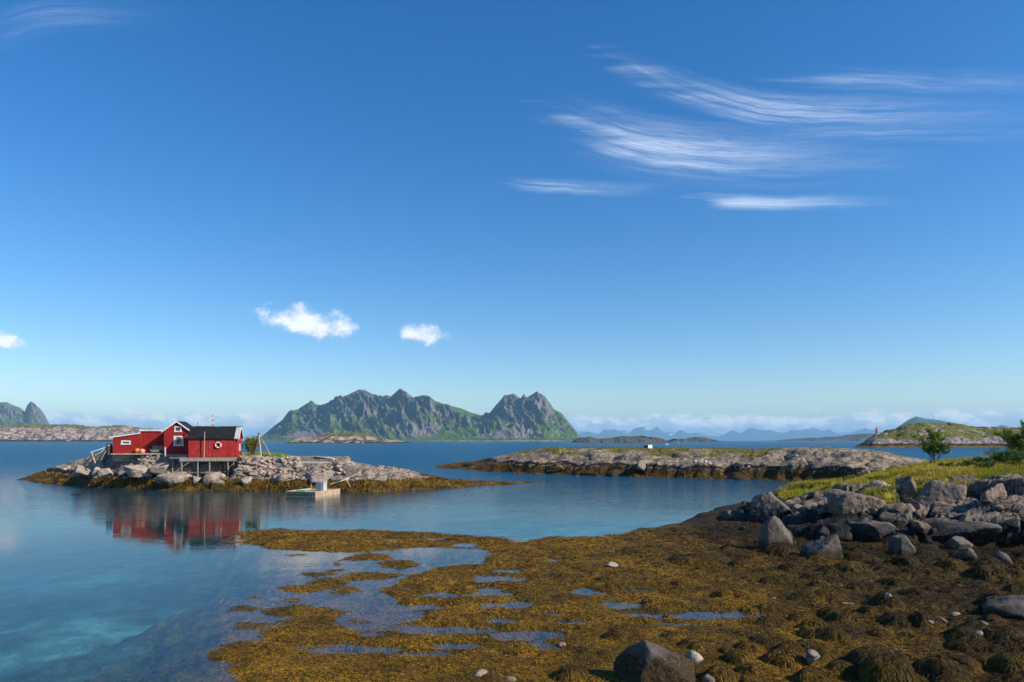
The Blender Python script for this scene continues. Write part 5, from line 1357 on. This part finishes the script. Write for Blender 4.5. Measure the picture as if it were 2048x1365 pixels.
# seaweed over the near flat: roots thinned with distance
def sample_shore(n, pxr, yr):
    Y = np.exp(rg.uniform(np.log(yr[0]), np.log(yr[1]), n)); px = rg.uniform(pxr[0], pxr[1], n)
    return (px - CX) / F * Y, Y
x, y = sample_shore(330000, (440, 2180), (13.6, 46))
f = shore_fields(x, y); z = f[0]; keep = (f[1] > .5) & (z > -.30) & (f[5] < .6) & ((z > -.05) | (rg.random(len(z)) < .35))
x, y, z, mk = x[keep], y[keep], z[keep], f[7][keep]
e = .12
gx_ = (shore_fields(x + e, y)[0] - z) / e; gy_ = (shore_fields(x, y + e)[0] - z) / e
n = len(x); a = rg.uniform(0, 6.283, n)
dn = np.stack([-gx_, -gy_], 1); gl_ = np.linalg.norm(dn, axis=1) + 1e-6
wgt = np.clip(gl_ * 2.2, 0, 1)[:, None]
D2 = np.stack([np.cos(a), np.sin(a)], 1) * (1 - wgt * .8) + dn / gl_[:, None] * wgt * .8 + rg.normal(size=(n, 2)) * .35
D2 /= np.linalg.norm(D2, axis=1)[:, None] + 1e-6
slope_ = np.clip(gx_ * D2[:, 0] + gy_ * D2[:, 1], -1.2, 1.2)
D = np.stack([D2[:, 0], D2[:, 1], slope_ + rg.uniform(.02, .30, n)], 1); D /= np.linalg.norm(D, axis=1)[:, None]
L = rg.uniform(.07, .22, n) * (1 + .6 * wgt[:, 0]) * np.clip(y / 26, .8, 1.6); Wd = rg.uniform(.010, .026, n) * np.clip(y / 20, .9, 2.2)
u = rg.random(n)[:, None]; patch = np.clip(.5 + 1.3 * fbm(x / 1.6, y / 1.6, 4, 801) + .5 * fbm(x / 7, y / 7, 2, 803), 0, 1)[:, None]
# wet olive weed hangs on the mounds, paler ochre tips on the flats
och = np.array([.44, .232, .014]); oli = np.array([.080, .050, .010]); blkc = np.array([.012, .010, .006]); org = np.array([.24, .10, .018])
pf = np.clip(patch * .75 + .25 * u - np.clip(mk * 2.4, 0, .8)[:, None] - .50 * np.clip(f[3][keep], 0, 1)[:, None], 0, 1)
C = oli * (1 - pf) + och * pf; C = np.where(u > .90, org * .8, C); C = np.where((u < .22), blkc + .25 * C, C); C = C * rg.uniform(.55, 1.25, n)[:, None] * (1 - .45 * np.clip(f[3][keep], 0, 1))[:, None]; C = np.where((z < -.04)[:, None], np.array([.42, .15, .03]) * rg.uniform(.6, 1.2, n)[:, None], C)
tag(strands('seaweed', np.stack([x, y, z], 1), D, L, Wd, C, M_WEED, nseg=2, droop=.25, lift=.012), 'matted ochre bladder wrack covering the tidal flat', 'seaweed', kind='stuff')

# kelp fringe of the two islands
def fringe(name, label, fn, x0, x1, y0, y1, n, zmax, ln):
    x = rg.uniform(x0, x1, n); y = rg.uniform(y0, y1, n); f = fn(x, y); z = f[0]
    k = (f[1] > .35) & (z > -.1) & (z < zmax); x, y, z = x[k], y[k], z[k]; n = len(x)
    D = np.stack([rg.normal(size=n) * .5, -np.ones(n) + rg.normal(size=n) * .3, rg.uniform(-.75, -.05, n)], 1); D /= np.linalg.norm(D, axis=1)[:, None]
    p = np.clip(.5 + 1.5 * fbm(x / 2, z * 2 + y / 3, 3, 811), 0, 1)[:, None]; u = rg.random(n)[:, None]
    C = oli * (1 - p) + och * 1.0 * p; C = np.where(u < .3, blkc, C) * rg.uniform(.35, .95, n)[:, None]
    tag(strands(name, np.stack([x, y, z + .08], 1), D, rg.uniform(.2, .5, n) * ln, rg.uniform(.05, .12, n) * ln, C, M_WEED, nseg=2, droop=.3), label, 'seaweed', kind='stuff')
fringe('kelp_fringe', 'brown kelp hanging along the tide line of the house island', hi_fields, -80, 6, 80, 104, 60000, 1.7, 1.0)
fringe('kelp_fringe', 'brown kelp hanging along the tide line of the rock islet', mi_fields, -20, 70, 92, 172, 80000, 2.0, 1.2)

# grass
def grass(name, label, fn, x, y, hmin, hmax, wd, palette, thr=.45, lean=.35, zmin=-9):
    f = fn(x, y); k = (f[2] > thr) & (f[0] > zmin); x, y, z = x[k], y[k], f[0][k]; n = len(x)
    D = np.stack([rg.normal(size=n) * lean - .12, rg.normal(size=n) * lean, np.ones(n)], 1); D /= np.linalg.norm(D, axis=1)[:, None]
    p = np.clip(.5 + 1.4 * fbm(x / 5, y / 5, 4, 821) + rg.normal(size=n) * .14, 0, 1)
    pal = np.array(palette); i = p * (len(pal) - 1); i0 = np.floor(i).astype(int).clip(0, len(pal) - 2); fr_ = (i - i0)[:, None]
    C = (pal[i0] * (1 - fr_) + pal[i0 + 1] * fr_) * rg.uniform(.6, 1.25, n)[:, None]
    tall = 1 + .6 * np.clip(fbm(x / 3, y / 3, 3, 825), -1, 1)
    return tag(strands(name, np.stack([x, y, z - .03], 1), D, rg.uniform(hmin, hmax, n) * tall, wd * rg.uniform(.6, 1.3, n), C, M_BLADE, nseg=2, droop=.12), label, 'grass', kind='stuff')
n = 200000
Yb = rg.uniform(38, 92, n); pb = rg.uniform(1500, 2250, n)
grass('bluff_grass', 'yellow green summer grass on top of the rocky bluff', shore_fields, (pb - CX) / F * Yb, Yb, .16, .46, .030, [(.19, .21, .012), (.36, .32, .020), (.48, .38, .035), (.55, .38, .08)])
n = 16000
grass('island_grass', 'bright green grass behind the pole tripod', hi_fields, rg.uniform(-42, -26, n), rg.uniform(89, 108, n), .25, .6, .045, [(.16, .26, .015), (.27, .36, .025), (.34, .38, .04)])
n = 60000
grass('islet_grass', 'thin yellow green turf along the crest of the rock islet', mi_fields, rg.uniform(-5, 60, n), rg.uniform(105, 165, n), .12, .34, .05, [(.12, .14, .02), (.2, .19, .04), (.3, .22, .08)], thr=.5)

# leafy trees and shrubs
def leaves(name, P, size, parent, palette, flat=.5):
    n = len(P); N = rg.normal(size=(n, 3)); N[:, 2] = np.abs(N[:, 2]) + flat; N /= np.linalg.norm(N, axis=1)[:, None]
    t = np.cross(N, rg.normal(size=(n, 3))); t /= np.linalg.norm(t, axis=1)[:, None]; s = np.cross(N, t)
    l = (size * rg.uniform(.6, 1.3, n))[:, None]; w_ = l * .42
    V = np.stack([P - t * l / 2, P + s * w_ / 2 + N * l * .06, P + t * l / 2, P - s * w_ / 2 + N * l * .06], 1).reshape(-1, 3)
    pal = np.array(palette); C = pal[rg.integers(0, len(pal), n)] * rg.uniform(.7, 1.25, n)[:, None]
    C = np.repeat(np.concatenate([C, np.ones((n, 1))], 1), 4, 0)
    return link(name, np_mesh(name, V, quads=np.arange(n * 4).reshape(-1, 4), cols=C), M_LEAF, parent)

def tree(name, label, loc, height, spread, stems, seed, nleaf, lsize, palette, cat='tree', bare=.28, group=None, barkm=None, lean=0.0):
    rd = random.Random(seed); root = tag(empty(name, loc), label, cat, group)
    tips = []; m = MB()
    def grow(p, d, L_, r, depth):
        pts = [p]; q = p.copy(); dd = d.copy()
        for i in range(4):
            dd = (dd + Vector((rd.gauss(0, .13), rd.gauss(0, .13), rd.gauss(.05, .08)))).normalized(); q = q + dd * L_ / 4; pts.append(q.copy())
        m.tube(pts, [r * (1 - .13 * i) for i in range(5)], 6 if depth < 2 else 4, caps=False)
        if depth >= 1: tips.extend((pts[k], depth) for k in (2, 3, 4))
        if depth < 3:
            for i in range(3 if depth else 4):
                b0 = pts[rd.choice((2, 3, 4))]; a = rd.uniform(0, 6.28); o_ = Vector((math.cos(a), math.sin(a), rd.uniform(.1, .7))).normalized()
                grow(b0, (dd * .55 + o_ * .75).normalized(), L_ * rd.uniform(.45, .68), r * .55, depth + 1)
    for i in range(stems):
        a = 6.28 * i / stems + rd.uniform(-.4, .4); rr_ = .10 * spread
        d = Vector((math.cos(a) * .26 * spread / height * 2 + lean, math.sin(a) * .26 * spread / height * 2, 1)).normalized()
        grow(Vector((math.cos(a) * rr_, math.sin(a) * rr_, -.25)), d, height * rd.uniform(.42, .55), .028 * height * .5, 0)
    m.build('trunk', barkm or M_BARK, root, smooth=True)
    if nleaf:
        tp_ = np.array([tuple(t[0]) for t in tips if t[0].z > height * bare]); k = rg.integers(0, len(tp_), nleaf)
        P = tp_[k] + rg.normal(size=(nleaf, 3)) * np.array([.12, .12, .10]) * spread * .42
        leaves('crown', P, np.full(nleaf, lsize), root, palette)
    return root
ROWAN = [(.12, .21, .018), (.16, .26, .025), (.09, .16, .015), (.22, .28, .04)]
z0 = max(shore_z(XA(1867, 66), 66), 3.6)
tree('rowan_tree', 'small leafy rowan with several stems alone on the grass brow', (XA(1867, 66), 66, z0), 3.6, 1.45, 6, 3, 7500, .19, ROWAN)
tree('rowan_tree', 'larger rowan rising out of the dark shrubs on the bluff', (XA(2034, 58), 58, max(shore_z(XA(2034, 58), 58), 3.4)), 3.8, 1.6, 6, 8, 8000, .18, ROWAN)
tree('dead_shrub', 'bare silvery dead shrub beside the larger rowan', (XA(1976, 60), 60, max(shore_z(XA(1976, 60), 60), 3.4)), 1.75, .9, 3, 21, 0, .1, ROWAN, 'shrub', barkm=M_DEADWOOD)
SHR = [(.06, .12, .014), (.09, .17, .02), (.14, .21, .03), (.045, .085, .014)]
for i, (px, Y, h, sp_, lb) in enumerate([(1962, 55, .8, 1.0, 'low dark green shrub at the foot of the dead shrub'), (1995, 54, 1.0, 1.3, 'dense dark green shrub between the dead shrub and the larger rowan'), (2030, 53, 1.1, 1.5, 'broad dark green shrub in front of the larger rowan'),
                                  (2065, 53, 1.1, 1.5, 'dark shrub beyond the larger rowan'), (1940, 53, .55, .9, 'small dark shrub creeping into the yellow grass'), (1912, 52, .5, .8, 'little dark juniper above the largest bluff block'), (1890, 53, .45, .8, 'little dark juniper behind the pyramid block'), (2010, 60, .9, 1.2, 'shrub with dipping branches left of the larger rowan'), (1970, 50, .6, 1.0, 'dark shrub above the tall crag')]):
    tree('shrub', lb, (XA(px, Y), Y, shore_z(XA(px, Y), Y)), h * 1.5, sp_ * 1.25, 7, 40 + i, 2200, .12, SHR, 'shrub', bare=.08, group='shrubs on the bluff')
zb_ = hi_z(XA(500, 96), 96)
tree('bush', 'yellow green bush between the red shed and the tripod', (XA(499, 96), 96, zb_), ZA(868, 96) - zb_, 1.9, 7, 60, 4200, .20, [(.2, .24, .025), (.14, .19, .02), (.26, .25, .04)], 'bush', bare=.1)

# ------------------------------------------------------------------ air
M_HAZE, b = mat('haze_air')
pv = b.new('ShaderNodeVolumePrincipled')
b.put(pv.inputs['Color'], (0.36, 0.70, 1.0))
pv.inputs['Density'].default_value = 0.000044
pv.inputs['Anisotropy'].default_value = 0.0
b.out(None, pv.outputs[0])
hb = MB().box(-52000, 52000, -420, 51500, -10.0, 790.0).build('haze', M_HAZE)
tag(hb, 'thin blue sea haze softening the distant mountains', 'haze', kind='stuff')
